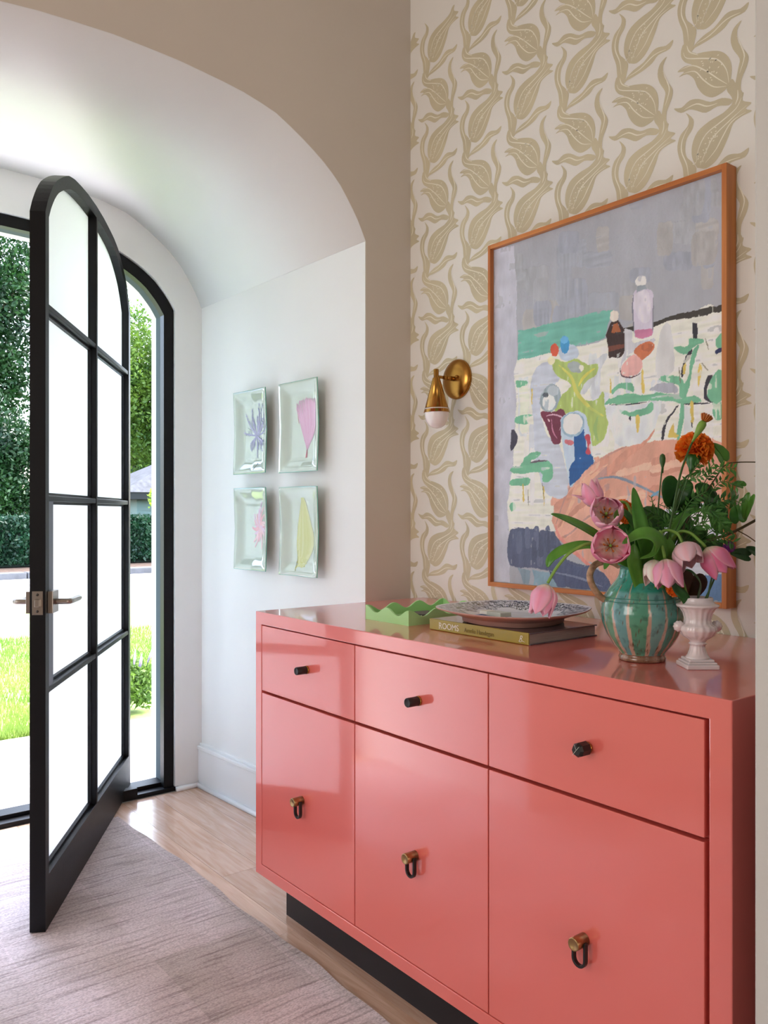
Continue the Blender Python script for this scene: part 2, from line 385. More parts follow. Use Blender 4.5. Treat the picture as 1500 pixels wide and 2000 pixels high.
# floor: planks along X
m = MB(); m.box((XF + 0.01, -3.5, -0.06), (3.6, 2.0, -0.012)); fl = struct('floor', m, 'fascia', label='pale oak plank floor')
pw = 0.1395; y = 1.7142 + pw; r_ = random.Random(3); k = 0
pl_rows = []
while y > -2.2:
    x = XF + 0.012; off = [0.9, 0.35, 1.25, 0.6, 1.05, 0.2][k % 6]; first = True
    while x < 2.2:
        L_ = off + 0.3 if first else r_.choice([1.1, 1.4, 1.7, 1.9]); first = False
        x1 = min(x + L_, 2.4)
        mm = MB(); mm.box((x, y - pw + 0.0006, -0.012), (x1 - 0.0008, y - 0.0006, 0))
        obj('plank', mm, 'oak', fl, loc=((x + x1) / 2, y - pw / 2, 0)); x = x1
    y -= pw; k += 1
# baseboards
def wy(x): return 1.72 - (1.72 - 1.663) * (XA - x) / (XA - XF)
m = MB()
for (t, z0, z1) in ((0.019, 0, 0.165), (0.024, 0.165, 0.180), (0.012, 0.180, 0.190)):
    m.add([(XF, wy(XF) - t, z0), (XA, wy(XA) - t, z0), (XA, wy(XA), z0), (XF, wy(XF), z0), (XF, wy(XF) - t, z1), (XA, wy(XA) - t, z1), (XA, wy(XA), z1), (XF, wy(XF), z1)],
          [(0, 3, 2, 1), (4, 5, 6, 7), (0, 1, 5, 4), (1, 2, 6, 5), (2, 3, 7, 6), (3, 0, 4, 7)])
bb = struct('baseboard_right', m, 'trim_white', bevel=0.002)
m = MB(); m.tube([(XF + 0.02, wy(XF) - 0.026, 0.008), (XA, wy(XA) - 0.026, 0.008)], 0.011, 10); obj('shoe_moulding', m, 'trim_white', bb)
m = MB(); m.tube([(XF + 0.012, 1.535, 0.008), (XF + 0.012, 1.64, 0.008)], 0.012, 10); struct('trim_1', m, 'trim_white')
# ------------------------------------------------------------------ wallpaper print (flat motif of the printed paper, repeated)
def P8(pts): return [onY(800 + x / 5, 150 + y / 5, WY) for x, y in pts]
motif = [
 # long tulip
 [(600, 630), (575, 560), (575, 470), (605, 370), (670, 290), (750, 225), (815, 155), (840, 95), (868, 70), (862, 130), (912, 145), (880, 190), (915, 205), (860, 245), (810, 300), (785, 390), (745, 510), (705, 590), (655, 640), (615, 638)],
 # leaf up left
 [(540, 228), (582, 275), (578, 345), (545, 420), (535, 500), (545, 560), (570, 590), (600, 640), (590, 720), (575, 790), (540, 790), (528, 740), (520, 640), (498, 560), (490, 480), (508, 395), (550, 325), (556, 270)],
 # leaf right under long tulip
 [(575, 800), (590, 750), (640, 690), (700, 640), (760, 555), (800, 528), (850, 520), (897, 478), (875, 548), (800, 590), (760, 650), (700, 705), (640, 745), (590, 775)],
 # stem joining to round tulip
 [(528, 735), (580, 760), (572, 800), (600, 820), (560, 850), (515, 800)],
 # round tulip
 [(515, 770), (512, 830), (535, 875), (575, 898), (530, 905), (490, 942), (530, 945), (498, 982), (545, 965), (585, 1005), (605, 1070), (640, 1130), (690, 1158), (745, 1130), (785, 1080), (800, 1000), (797, 915), (770, 850), (720, 815), (640, 813), (570, 825), (540, 800)],
 # calyx and lower stem
 [(800, 1035), (825, 1075), (860, 1140), (858, 1190), (840, 1230), (868, 1225), (845, 1290), (800, 1290), (740, 1300), (800, 1225), (800, 1170), (772, 1110)],
 # leaf up right
 [(815, 1120), (838, 960), (845, 890), (808, 815), (795, 740), (812, 660), (857, 608), (832, 680), (838, 770), (875, 835), (895, 885), (885, 955), (855, 1050), (850, 1150), (825, 1150)],
 # leaf left under round tulip
 [(470, 1215), (515, 1212), (560, 1165), (615, 1160), (680, 1190), (745, 1170), (805, 1190), (785, 1228), (720, 1228), (655, 1268), (600, 1245), (560, 1232), (510, 1252)],
]
veins = [[(600, 600), (612, 500), (655, 385), (745, 285), (825, 190), (855, 110)], [(620, 620), (660, 500), (700, 400), (790, 280), (885, 165)], [(650, 600), (710, 500), (750, 400), (800, 290), (880, 215)],
 [(525, 260), (555, 330), (520, 430), (515, 520), (545, 620), (555, 720)][1:], [(600, 745), (680, 690), (770, 590), (850, 550)], [(525, 800), (545, 845), (640, 860), (720, 880), (770, 960), (785, 1060)],
 [(510, 925), (580, 905), (660, 960), (720, 1020), (775, 1070)], [(520, 960), (590, 950), (640, 1020), (700, 1080), (770, 1085)], [(830, 720), (855, 800), (872, 880), (845, 1000)], [(530, 1230), (600, 1195), (660, 1220), (720, 1205)],
 [(545, 750), (560, 800), (610, 830)], [(835, 1120), (835, 1180), (820, 1230)]]
DX, DZ = 0.2035, 0.3490
mo = [[Vector((x, 0, z)) for x, z in P8(p)] for p in motif]
mo = [spline(p, 3, True) for p in mo]
vo = [[Vector((x, 0, z)) for x, z in P8(p)] for p in veins]
mp_, mv_ = MB(), MB()
def ribbon(mb, pts, w, y, taper=True, col=None):
    S = spline(pts, 4); n = len(S); L1 = []; L2 = []
    for i, p in enumerate(S):
        t = (S[min(i + 1, n - 1)] - S[max(0, i - 1)]); q = Vector((-t.z, 0, t.x)).normalized()
        ww = w * (math.sin(pi * (0.06 + 0.88 * i / (n - 1))) if taper else 1)
        L1.append(p + q * ww); L2.append(p - q * ww)
    vs = [(p.x, y, p.z) for p in L1 + L2]
    mb.add(vs, [(i, i + 1, n + i + 1, n + i) for i in range(n - 1)], col)
dots = []
for bx, bz, wx, wz, ang, nn in ((-1.957, 2.485, .024, .045, .6, 30), (-1.949, 2.325, .035, .035, 0, 26)):
    for _ in range(nn):
        a, r = random.random() * 2 * pi, math.sqrt(random.random()); dx, dz = math.cos(a) * r * wx, math.sin(a) * r * wz
        dots.append((bx + dx + (dz * ang), bz + dz, random.random() * pi))
for i in range(-2, 8):
    for j in range(-5, 4):
        if i * DX - 2.03 > -0.6 or j * DZ + 2.2 > CZ: continue
        o = Vector((i * DX, 0, j * DZ))
        if j * DZ + 2.24 > CZ - 0.36 or j * DZ + 2.24 < 0.5: continue
        for mk, p in enumerate(mo):
            q = [v + o for v in p]
            if min(v.x for v in q) < XA + 0.001:
                q = [Vector((max(v.x, XA + 0.001), 0, v.z)) for v in q]
                if max(v.x for v in q) < XA + 0.004: continue
            if max(v.x for v in q) > -0.64: continue
            mp_.poly([(v.x, WY - 0.0004 - 0.00004 * mk, v.z) for v in q])
        for p in vo:
            q = [v + o for v in p]
            if min(v.x for v in q) < XA + 0.002 or max(v.x for v in q) > -0.64: continue
            ribbon(mv_, q, 0.0016, WY - 0.0008)
        for (x, z, a) in dots:
            if x + o.x < XA + 0.004 or x + o.x > -0.65: continue
            c, s = math.cos(a) * .0030, math.sin(a) * .0030
            mv_.add([(x + o.x - c, WY - .0008, z + o.z - s), (x + o.x + s * .5, WY - .0008, z + o.z - c * .5), (x + o.x + c, WY - .0008, z + o.z + s), (x + o.x - s * .5, WY - .0008, z + o.z + c * .5)], [(0, 1, 2, 3)])
obj('tulip_print', mp_, 'paper_print', wp, kind='stuff', recalc=False)
obj('vein_print', mv_, 'paper_vein', wp, kind='stuff', recalc=False)

# ------------------------------------------------------------------ door frame and pivot door
m = MB(); o1 = arch(0.83, 0.702, 2.103, 2.374); i1 = arch(0.83, 0.658, 2.078, 2.328); ringwall(m, i1, o1, XF - 0.012, XF - 0.05)
i2 = arch(0.83, 0.672, 2.085, 2.34); ringwall(m, i2, o1, XF - 0.05, XF - 0.13)
df = struct('door_frame', m, 'black_steel', recalc=True, label='black steel arched door frame')
m = MB(); ringwall(m, arch(0.83, 0.6715, 2.084, 2.339), i2, XF - 0.055, XF - 0.128); obj('frame_lining', m, 'grey_steel', df)
m = MB(); m.box((XF - 0.12, 0.14, 0), (XF + 0.004, 1.55, 0.018)); m.box((XF - 0.125, 0.14, 0.018), (XF - 0.045, 1.53, 0.034)); obj('threshold', m, 'black_steel', df, bevel=0.002)
m = MB(); m.box((XF - 0.02, 1.29, 0.004), (XF + 0.015, 1.36, 0.05)); obj('pivot_block', m, 'black_steel', df, bevel=0.002)
DA = Vector((-2.49, 0.715, 0)); DT = math.radians(32); DU = Vector((-math.cos(DT), math.sin(DT), 0)); DN = Vector((math.sin(DT), math.cos(DT), 0))
DW = 1.245; TH = 0.044
def dl(s, z, n=0.0): return DA + DU * s + UP * z - DN * n
door = bpy.data.objects.new('door_1', None); C.objects.link(door); door.location = (DA.x, DA.y, 0.012)
door['kind'] = 'structure'; door['label'] = 'open black steel arched door with frosted panes'
ZS, ZA = 2.085, 2.327
hc = DW / 2
def oz(s): return ZS + (ZA - ZS) * arch_h((s - hc) / hc)
st = 0.034
def iz(s): return (ZS - 0.005) + (ZA - 0.036 - ZS) * arch_h(max(-1, min(1, (s - hc) / (hc - st))))
def dprism(mb, poly, n0, n1): mb.prism([dl(s, z, n0) for s, z in poly], -DN * (n1 - n0))
# outer frame as ring (near stile, arch, far stile)
m = MB(); nn = 44
ss = [hc - hc * math.copysign(abs(math.cos(pi * k / nn)) ** 0.85, math.cos(pi * k / nn)) for k in range(nn + 1)]
outer = [(0, 0.012)] + [(s, oz(s)) for s in ss] + [(DW, 0.012)]
inner = [(st, 0.012)] + [(st + (DW - 2 * st) * s / DW, iz(st + (DW - 2 * st) * s / DW)) for s in ss] + [(DW - st, 0.012)]
n = len(outer); vs = [dl(s, z, 0) for s, z in outer] + [dl(s, z, 0) for s, z in inner] + [dl(s, z, TH) for s, z in outer] + [dl(s, z, TH) for s, z in inner]
fs = []
for i in range(n - 1): fs += [(i, i + 1, n + i + 1, n + i), (2 * n + i, 3 * n + i, 3 * n + i + 1, 2 * n + i + 1), (i, 2 * n + i, 2 * n + i + 1, i + 1), (n + i, n + i + 1, 3 * n + i + 1, 3 * n + i)]
fs += [(0, n, 3 * n, 2 * n), (n - 1, 3 * n - 1, 4 * n - 1, 2 * n - 1)]
m.add(vs, fs); obj('door_stiles', m, 'black_steel', door)
m = MB(); dprism(m, [(st - .002, 0.012), (DW - st + .002, 0.012), (DW - st + .002, 0.165), (st - .002, 0.165)], 0, TH); obj('bottom_rail', m, 'black_steel', door, bevel=0.002)
m = MB(); dprism(m, [(st - .002, 0.66), (st + .012, 0.685), (st + .058, 0.71), (st + .058, 1.262), (st - .002, 1.262)], 0.004, TH - 0.003); obj('lock_plate', m, 'lock_steel', door, bevel=0.002)
for sm in (hc + 0.01,):
    m = MB(); dprism(m, [(sm - .010, 0.16), (sm + .010, 0.16), (sm + .010, iz(sm) + .004), (sm - .010, iz(sm) + .004)], 0.0, TH - 0.002); obj('mullion', m, 'black_steel', door, bevel=0.003)
bars = [0.70, 1.26, 1.82]
for z in bars:
    for (a, b) in ((st, hc), (hc + 0.02, DW - st)):
        m = MB(); dprism(m, [(a, z - .009), (b, z - .009), (b, z + .009), (a, z + .009)], 0.002, TH - 0.004); obj('glazing_bar', m, 'black_steel', door, bevel=0.003)
zz = [0.165] + bars + [None]
for col, (a, b) in enumerate(((st, hc), (hc + .02, DW - st))):
    for r in range(4):
        a_ = a + .058 if (col == 0 and r in (1, 2) and r == 1) else a
        if col == 0 and r == 1: a_ = a + 0.058
        z0 = zz[r] + (0.009 if r else 0)
        if r < 3: poly = [(a_, z0), (b, z0), (b, zz[r + 1] - .009), (a_, zz[r + 1] - .009)]
        else:
            xs = [a + (b - a) * k / 14 for k in range(15)]; poly = [(a, z0), (b, z0)] + [(x, iz(x)) for x in xs[::-1]]
        m = MB(); dprism(m, poly, 0.030, 0.037); obj('pane', m, 'frosted', door)
        if r < 3:                                            # glazing bead
            m = MB(); q = poly; t = 0.008
            for (p0, p1) in zip(q, q[1:] + q[:1]):
                s0, s1 = sorted((p0[0], p1[0])); y0, y1 = sorted((p0[1], p1[1]))
                if s1 - s0 < 1e-4: inx = t if abs(s0 - a_) < 1e-3 else -t; dprism(m, [(s0, y0), (s0 + inx, y0), (s0 + inx, y1), (s0, y1)], 0.018, 0.030)
                else: iny = t if abs(y0 - z0) < 1e-3 else -t; dprism(m, [(s0, y0), (s1, y0), (s1, y0 + iny), (s0, y0 + iny)], 0.018, 0.030)
            obj('glazing_bead', m, 'black_steel', door)
# door lever set
HZ = 0.958
hd = bpy.data.objects.new('door_lever', None); C.objects.link(hd); hd.parent = door; hd.location = dl(0.045, HZ) - door.location
for sgn in (0, 1):
    n0 = 0 if sgn == 0 else TH
    m = MB(); d = -1 if sgn == 0 else 1
    dprism(m, [(0.016, HZ - .032), (0.075, HZ - .032), (0.075, HZ + .032), (0.016, HZ + .032)], n0, n0 + d * 0.016); obj('rose', m, 'nickel', hd, bevel=0.0015)
    m = MB(); c = [dl(0.045, HZ, n0 + d * .016), dl(0.045, HZ, n0 + d * .045), dl(0.048, HZ, n0 + d * .052), dl(0.060, HZ, n0 + d * .056), dl(0.15, HZ, n0 + d * .056)]
    m.tube(spline(c, 4), 0.0085, 14); obj('lever', m, 'nickel', hd)
m = MB(); m.box((0, 0, 0), (1, 1, 1), M=Matrix.Identity(4)); m = MB()
e = [dl(-0.0015, HZ - .034, 0.007), dl(-0.0015, HZ - .034, 0.037), dl(-0.0015, HZ + .034, 0.037), dl(-0.0015, HZ + .034, 0.007)]; m.prism(e, DU * 0.003); obj('latch_plate', m, 'nickel', hd, bevel=.0004)
m = MB(); e = [dl(-0.012, HZ - .011, 0.014), dl(-0.012, HZ - .011, 0.028), dl(-0.012, HZ + .011, 0.028), dl(-0.012, HZ + .011, 0.014)]; m.prism(e, DU * 0.012); obj('latch_bolt', m, 'nickel', hd, bevel=.002)
for dz in (-.024, .024):
    m = MB(); m.lathe([(0.0038, 0), (0.0038, 0.0012)], dl(-0.0014, HZ + dz, 0.022), -DU, 12); obj('screw', m, 'dark_nickel', hd)
m = MB(); m.tube([dl(0.02, 0.03, 0.02), dl(DW - .02, 0.03, 0.02)], 0.012, 8); m.box((0, 0, 0), (0, 0, 0)); obj('door_sweep', m, 'black_iron', door)

# ------------------------------------------------------------------ credenza
CX0, CX1, CY0, CY1, CB = -2.222, -0.700, 1.25, 1.913, 0.134
cab = thing('credenza', (-1.46, 1.6, 0), 'glossy coral pink credenza with three drawers above three doors', 'sideboard')
m = MB(); ro = [(CX0, CB), (CX1, CB), (CX1, TOP), (CX0, TOP)]; ri = [(CX0 + .034, CB + .033), (CX1 - .040, CB + .033), (CX1 - .040, TOP - .037), (CX0 + .034, TOP - .037)]
m.add([(x, CY0, z) for x, z in ro + ri] + [(x, CY1, z) for x, z in ro + ri], [f for k in range(4) for f in ((k, (k + 1) % 4, 4 + (k + 1) % 4, 4 + k), (8 + k, 12 + k, 12 + (k + 1) % 4, 8 + (k + 1) % 4), (k, 8 + k, 8 + (k + 1) % 4, (k + 1) % 4), (4 + k, 4 + (k + 1) % 4, 12 + (k + 1) % 4, 12 + k))])
obj('body', m, 'coral', cab, bevel=0.0018); m = MB()
m.box((CX0 + .034, CY0 + .03, CB + .033), (CX1 - .04, CY0 + .045, TOP - .037)); obj('inner_panel', m, 'coral', cab)
m = MB(); m.box((-2.173, 1.328, 0), (-0.76, 1.86, CB)); obj('plinth', m, 'plinth_black', cab)
cols = [(-2.1855, -1.7175), (-1.7145, -1.2425), (-1.2395, -0.7485)]
kn = [(-1.937, .786), (-1.464, .785), (-.983, .784)]; pu = [(-1.963, .408), (-1.477, .412), (-.991, .414)]
for i, (a, b) in enumerate(cols):
    m = MB(); m.box((a, CY0 + .0005, 0.688), (b, CY0 + .021, TOP - 0.040)); dr = obj('drawer', m, 'coral', cab, bevel=0.0015)
    m = MB(); m.box((a, CY0 + .0005, CB + .035), (b, CY0 + .021, 0.681)); dd = obj('door', m, 'coral', cab, bevel=0.0015)
    x, z = kn[i]
    m = MB(); m.lathe([(0.0095, 0), (0.0115, .001), (0.0115, .004), (0.0095, .005)], (x, CY0, z), (0, -1, 0), 24); k0 = obj('knob_ring', m, 'brass', dr)
    if i < 2:
        m = MB(); m.lathe([(0.0095, .004), (0.0108, .005), (0.0108, .0345), (0.0100, .036), (0.0088, .036), (0.0084, .035)], (x, CY0, z), (0, -1, 0), 28); obj('knob', m, 'black_leather', dr)
    else:
        m = MB(); m.lathe([(0.0095, .004), (0.0135, .006), (0.0135, .028), (0.0095, .034)], (x, CY0, z), (0, -1, 0), 8)
        m.sm = [False] * len(m.sm); kb = obj('knob', m, 'black_iron', dr, label='faceted black stone knob with white veins')
        for (p, q_) in (((-.008, -.010), (.001, .001)), ((.001, .001), (.008, .009)), ((.001, .001), (-.004, .011))):
            mm = MB(); mm.tube([(x + p[0], CY0 - .0345, z + p[1]), (x + q_[0], CY0 - .0348, z + q_[1])], 0.0004, 5); obj('vein', mm, 'card_grey', kb)
    x, z = pu[i]
    m = MB(); m.lathe([(0.0122, 0), (0.0122, .031), (0.0116, .0325), (0.0098, .0325), (0.007, .0305)], (x, CY0, z + .012), (0, -1, 0), 28); obj('knob', m, 'brass_satin', dd)
    m = MB(); lp = []
    for k in range(13): a_ = -pi * k / 12; lp.append((x + .0158 * math.cos(a_), z - .020 + .0158 * math.sin(a_)))
    lp = [(x + .0158, z + .014)] + lp + [(x - .0158, z + .014)]
    li = [(x + (px_ - x) * .68, max(pz, z - .020 + (pz - z + .020) * .68)) if pz < z + .01 else (x + (px_ - x) * .68, pz) for px_, pz in lp]
    nq = len(lp); vs = [(a1, CY0 - .018, b1) for a1, b1 in lp] + [(a1, CY0 - .018, b1) for a1, b1 in li] + [(a1, CY0 - .009, b1) for a1, b1 in lp] + [(a1, CY0 - .009, b1) for a1, b1 in li]
    fs = []
    for k in range(nq - 1): fs += [(k, k + 1, nq + k + 1, nq + k), (2 * nq + k, 3 * nq + k, 3 * nq + k + 1, 2 * nq + k + 1), (k, 2 * nq + k, 2 * nq + k + 1, k + 1), (nq + k, nq + k + 1, 3 * nq + k + 1, 3 * nq + k)]
    fs += [(0, nq, 3 * nq, 2 * nq), (nq - 1, 3 * nq - 1, 4 * nq - 1, 2 * nq - 1)]
    m.add(vs, fs); obj('pull_loop', m, 'black_iron', dd, bevel=0.001)

# ------------------------------------------------------------------ rug
m = MB(); RX0, RX1, RY0, RY1 = -3.268, 1.4, -1.2, 1.235
def rugf(u, v):
    x = RX0 + (RX1 - RX0) * u; y = RY0 + (RY1 - RY0) * v
    e = 0.005 * math.sin(x * 9) + 0.003 * math.sin(x * 23 + 1)
    return (x + (0.006 * math.sin(y * 11) if u == 0 else 0), y + (e - 0.03 * max(0, 1 - (x - RX0) / 0.5) ** 2) * (1 if v == 1 else 0), 0.009 + 0.0008 * math.sin(y * 40 + x * 3))
m.grid(rugf, 240, 120)
top = m.v[:]
# skirt
q = 241
edge = [120 * q + i for i in range(q)] + [j * q for j in range(120, -1, -1)]
m.add([top[i] for i in edge] + [(top[i][0], top[i][1], 0.0005) for i in edge], [(k, k + 1, len(edge) + k + 1, len(edge) + k) for k in range(len(edge) - 1)], smooth=True)
tag(obj('rug', m, 'rug', recalc=False), 'mauve grey heathered wool rug with dark streaks on the oak floor', 'rug')

# ------------------------------------------------------------------ painting
PX0, PX1, PZ0, PZ1 = -1.862, -1.064, 0.988, 2.056
pt = thing('framed_painting', (-1.463, 1.9, PZ0), 'large still life painting in a thin orange wood frame on the wallpaper', 'painting')
fw = 0.013
for (a, b, nm) in (((PX0, 1.874, PZ0), (PX0 + fw * .8, 1.9185, PZ1), 'frame_wood'), ((PX1 - fw, 1.874, PZ0), (PX1, 1.9185, PZ1), 'frame_wood'),
                   ((PX0 + fw * .8, 1.874, PZ1 - fw), (PX1 - fw, 1.9185, PZ1), 'frame_wood_h'), ((PX0 + fw * .8, 1.874, PZ0), (PX1 - fw, 1.9185, PZ0 + fw), 'frame_wood_h')):
    m = MB(); m.box(a, b); obj('frame_rail', m, nm, pt, bevel=0.001)
m = MB(); cvx0, cvx1, cvz0, cvz1 = PX0 + .0135, PX1 - .0145, PZ0 + .0145, PZ1 - .0145
def rp(T, pts): return [(T[0] + x / T[2], T[1] + y / T[2]) for x, y in pts]
TA = (1000, 560, 3.409); TR = (930, 300, 2.128); TF = (0, 0, 1)
PATCH = []
K = 1.32
def patch(T, pts, c, smooth=3, jit=0.0012, k=K):
    q = [onY(x, y, 1.882) for x, y in rp(T, pts)]
    q = [Vector((x, 0, z)) for x, z in q]
    if smooth: q = spline(q, smooth, True)
    q = [v + Vector((random.uniform(-jit, jit), 0, random.uniform(-jit, jit))) for v in q]
    q = [Vector((min(max(v.x, cvx0), cvx1), 0, min(max(v.z, cvz0), cvz1))) for v in q]
    PATCH.append((np.array([(v.x, v.z) for v in q]), lin(*c, k), 1.0))
def ell(T, cx, cy, rx, ry, c, rot=0): patch(T, [(cx + rx * math.cos(a) * math.cos(rot) - ry * math.sin(a) * math.sin(rot), cy + rx * math.cos(a) * math.sin(rot) + ry * math.sin(a) * math.cos(rot)) for a in [2 * pi * k / 12 for k in range(12)]], c, 2)
def stroke(T, pts, w_, c, k=K):
    q = [onY(x, y, 1.882) for x, y in rp(T, pts)]; S = spline([Vector((x, 0, z)) for x, z in q], 5); n = len(S); A_, B_ = [], []
    for i, p in enumerate(S):
        t = S[min(i + 1, n - 1)] - S[max(0, i - 1)]; v = Vector((-t.z, 0, t.x)).normalized() * w_ * math.sin(pi * (.08 + .84 * i / (n - 1)))
        A_.append((p.x + v.x, p.z + v.z)); B_.append((p.x - v.x, p.z - v.z))
    PATCH.append((np.array(A_ + B_[::-1]), lin(*c, k), 0.7))
m.box((cvx0 - .003, 1.8898, cvz0 - .003), (cvx1 + .003, 1.905, cvz1 + .003), lin(150, 154, 164, K))
m.box((cvx0 - .012, 1.903, cvz0 - .012), (cvx1 + .012, 1.917, cvz1 + .012), lin(28, 14, 10))
rr = random.Random(5)
for _ in range(46):                                            # brushed sky ground
    x = rr.uniform(80, 1000); y = rr.uniform(80, 700) + (1030 - x) * .18; a = rr.uniform(60, 170); b = rr.uniform(20, 60)
    base = rr.choice([(160, 166, 178), (166, 170, 178), (158, 164, 178), (172, 172, 174), (164, 168, 176)])
    patch(TR, [(x - b, y - a * .4), (x, y - a * .5), (x + b, y - a * .45), (x + b * .9, y + a * .4), (x, y + a * .5), (x - b, y + a * .45)], base)
patch(TR, [(60, 400), (150, 380), (160, 700), (165, 900), (150, 1200), (135, 1550), (130, 1830), (60, 1830)], (186, 188, 202), 2)
patch(TR, [(165, 855), (350, 815), (530, 770), (640, 715), (850, 680), (1050, 640), (1050, 1230), (800, 1200), (600, 1230), (480, 1310), (400, 1400), (340, 1520), (340, 1580), (130, 1570), (145, 1300), (160, 1000)], (224, 228, 216), 2)
for _ in range(34):
    x = rr.uniform(180, 990); y = rr.uniform(880, 1180); 
    if x < 420: y = rr.uniform(880, 1500)
    a = rr.uniform(40, 110); b = rr.uniform(8, 26); patch(TR, [(x - b, y - a), (x, y - a * 1.1), (x + b, y - a), (x + b * .7, y + a), (x, y + a * 1.15), (x - b * .8, y + a)], rr.choice([(232, 234, 222), (212, 218, 220), (204, 210, 218), (234, 236, 226), (220, 226, 210)]))
patch(TR, [(165, 735), (300, 705), (450, 668), (562, 645), (545, 700), (530, 765), (350, 815), (170, 858)], (112, 178, 164), 0)
patch(TR, [(590, 730), (720, 698), (850, 660), (1040, 622), (1040, 650), (850, 684), (735, 712), (640, 735), (560, 770)], (58, 54, 50), 2)
# peach table
patch(TR, [(308, 1520), (330, 1450), (380, 1370), (470, 1290), (590, 1222), (700, 1197), (850, 1185), (1050, 1200), (1050, 1500), (900, 1470), (760, 1490), (640, 1500), (700, 1700), (640, 1880), (560, 1860), (530, 1760), (480, 1705), (400, 1670), (345, 1600)], (212, 158, 138), 2)
for _ in range(26):
    x = rr.uniform(400, 980); y = rr.uniform(1240, 1440) + max(0, (620 - x)) * .5; a = rr.uniform(30, 110); b = rr.uniform(12, 30); s_ = -0.25 if x > 620 else -0.9
    patch(TR, [(x - a, y - b - a * s_), (x, y - b), (x + a, y - b + a * s_), (x + a, y + b + a * s_), (x, y + b * 1.1), (x - a, y + b - a * s_)], rr.choice([(222, 170, 150), (206, 148, 128), (190, 146, 138), (228, 182, 160), (198, 140, 120)]))
stroke(TR, [(325, 1540), (390, 1370), (500, 1275), (620, 1215)], .004, (186, 140, 130)); stroke(TR, [(345, 1560), (420, 1400), (540, 1290)], .007, (228, 176, 150)); stroke(TR, [(325, 1545), (345, 1600), (440, 1690), (560, 1800)], .006, (214, 140, 130))
stroke(TR, [(500, 1350), (580, 1345), (680, 1385), (800, 1445)], .004, (128, 142, 160)); stroke(TR, [(720, 1425), (760, 1400)], .004, (110, 160, 190)); stroke(TR, [(620, 1380), (625, 1440), (600, 1500)], .004, (150, 160, 175))
patch(TR, [(760, 1490), (870, 1462), (1050, 1480), (1050, 1760), (900, 1750), (800, 1600)], (198, 204, 218)); patch(TR, [(880, 1500), (960, 1490), (950, 1620), (880, 1640)], (232, 236, 232))
patch(TR, [(880, 1758), (1050, 1748), (1050, 1900), (860, 1900)], (92, 128, 172), 0)
# slate seat
patch(TR, [(133, 1562), (220, 1565), (312, 1572), (355, 1640), (370, 1690), (480, 1720), (560, 1800), (600, 1900), (520, 1900), (330, 1812), (300, 1732), (160, 1722), (128, 1690)], (86, 94, 122), 2)
for _ in range(12):
    x = rr.uniform(150, 330); y = rr.uniform(1590, 1690); patch(TR, [(x - 10, y - 40), (x + 8, y - 45), (x + 12, y + 30), (x - 8, y + 38)], rr.choice([(98, 106, 134), (78, 86, 112), (104, 112, 138)]))
patch(TR, [(300, 1690), (420, 1715), (520, 1740), (560, 1850), (430, 1830), (320, 1790)], (78, 88, 120)); stroke(TR, [(300, 1735), (420, 1765), (520, 1800)], .003, (120, 132, 160))
patch(TR, [(162, 1722), (218, 1735), (212, 1800), (190, 1790), (180, 1750)], (128, 148, 164), 0); patch(TR, [(226, 1732), (295, 1740), (335, 1812), (230, 1800), (236, 1760)], (130, 160, 178), 0)
# grey shadows on the cloth
patch(TA, [(120, 600), (230, 490), (310, 600), (220, 700), (180, 850), (230, 1000), (300, 1040), (365, 1320), (300, 1420), (200, 1340), (150, 1160), (130, 900)], (192, 200, 214)); patch(TA, [(420, 620), (520, 500), (620, 440), (600, 500), (470, 720)], (200, 206, 212)); patch(TA, [(940, 600), (980, 300), (1050, 260), (1060, 560)], (206, 208, 210)); patch(TA, [(730, 290), (790, 290), (800, 360), (940, 340), (900, 400), (760, 460), (700, 560), (740, 420)], (198, 200, 208))
patch(TA, [(620, 800), (800, 790), (960, 780), (900, 1000), (700, 1060), (640, 940)], (214, 220, 226))
patch(TA, [(300, 420), (360, 380), (420, 400), (425, 470), (330, 490)], (188, 202, 218))
patch(TA, [(270, 480), (330, 500), (420, 480), (500, 520), (557, 512), (550, 580), (470, 650), (440, 740), (540, 760), (590, 700), (600, 760), (620, 840), (625, 940), (590, 1020), (520, 1065), (500, 960), (460, 840), (400, 830), (300, 850), (270, 800), (300, 740), (380, 660), (310, 610), (260, 560)], (168, 190, 108))
stroke(TA, [(300, 520), (380, 600), (420, 700), (500, 800), (600, 860)], .006, (198, 200, 104)); stroke(TA, [(540, 540), (470, 600), (430, 660)], .005, (206, 204, 100)); stroke(TA, [(560, 860), (540, 950), (560, 1030)], .006, (150, 182, 110))
ell(TA, 412, 535, 55, 38, (160, 172, 172), .3); ell(TA, 452, 540, 16, 22, (228, 232, 210))
ell(TA, 272, 420, 30, 42, (206, 88, 62)); ell(TA, 340, 382, 31, 58, (66, 148, 204)); ell(TA, 338, 352, 26, 26, (104, 176, 220)); ell(TA, 250, 490, 26, 30, (228, 222, 190))
ell(TA, 245, 742, 64, 100, (150, 168, 178), .25); ell(TA, 238, 770, 44, 55, (214, 222, 226), .2); ell(TA, 212, 722, 22, 16, (84, 92, 104)); ell(TA, 262, 690, 40, 34, (178, 190, 198))
patch(TA, [(180, 840), (250, 835), (320, 815), (345, 855), (325, 950), (310, 1035), (260, 1045), (225, 960)], (112, 42, 68)); stroke(TA, [(215, 862), (270, 850), (330, 880), (300, 960)], .0022, (210, 170, 190)); stroke(TA, [(250, 880), (260, 960), (290, 1010)], .002, (190, 120, 150)); stroke(TA, [(225, 880), (240, 900)], .0022, (220, 190, 200))
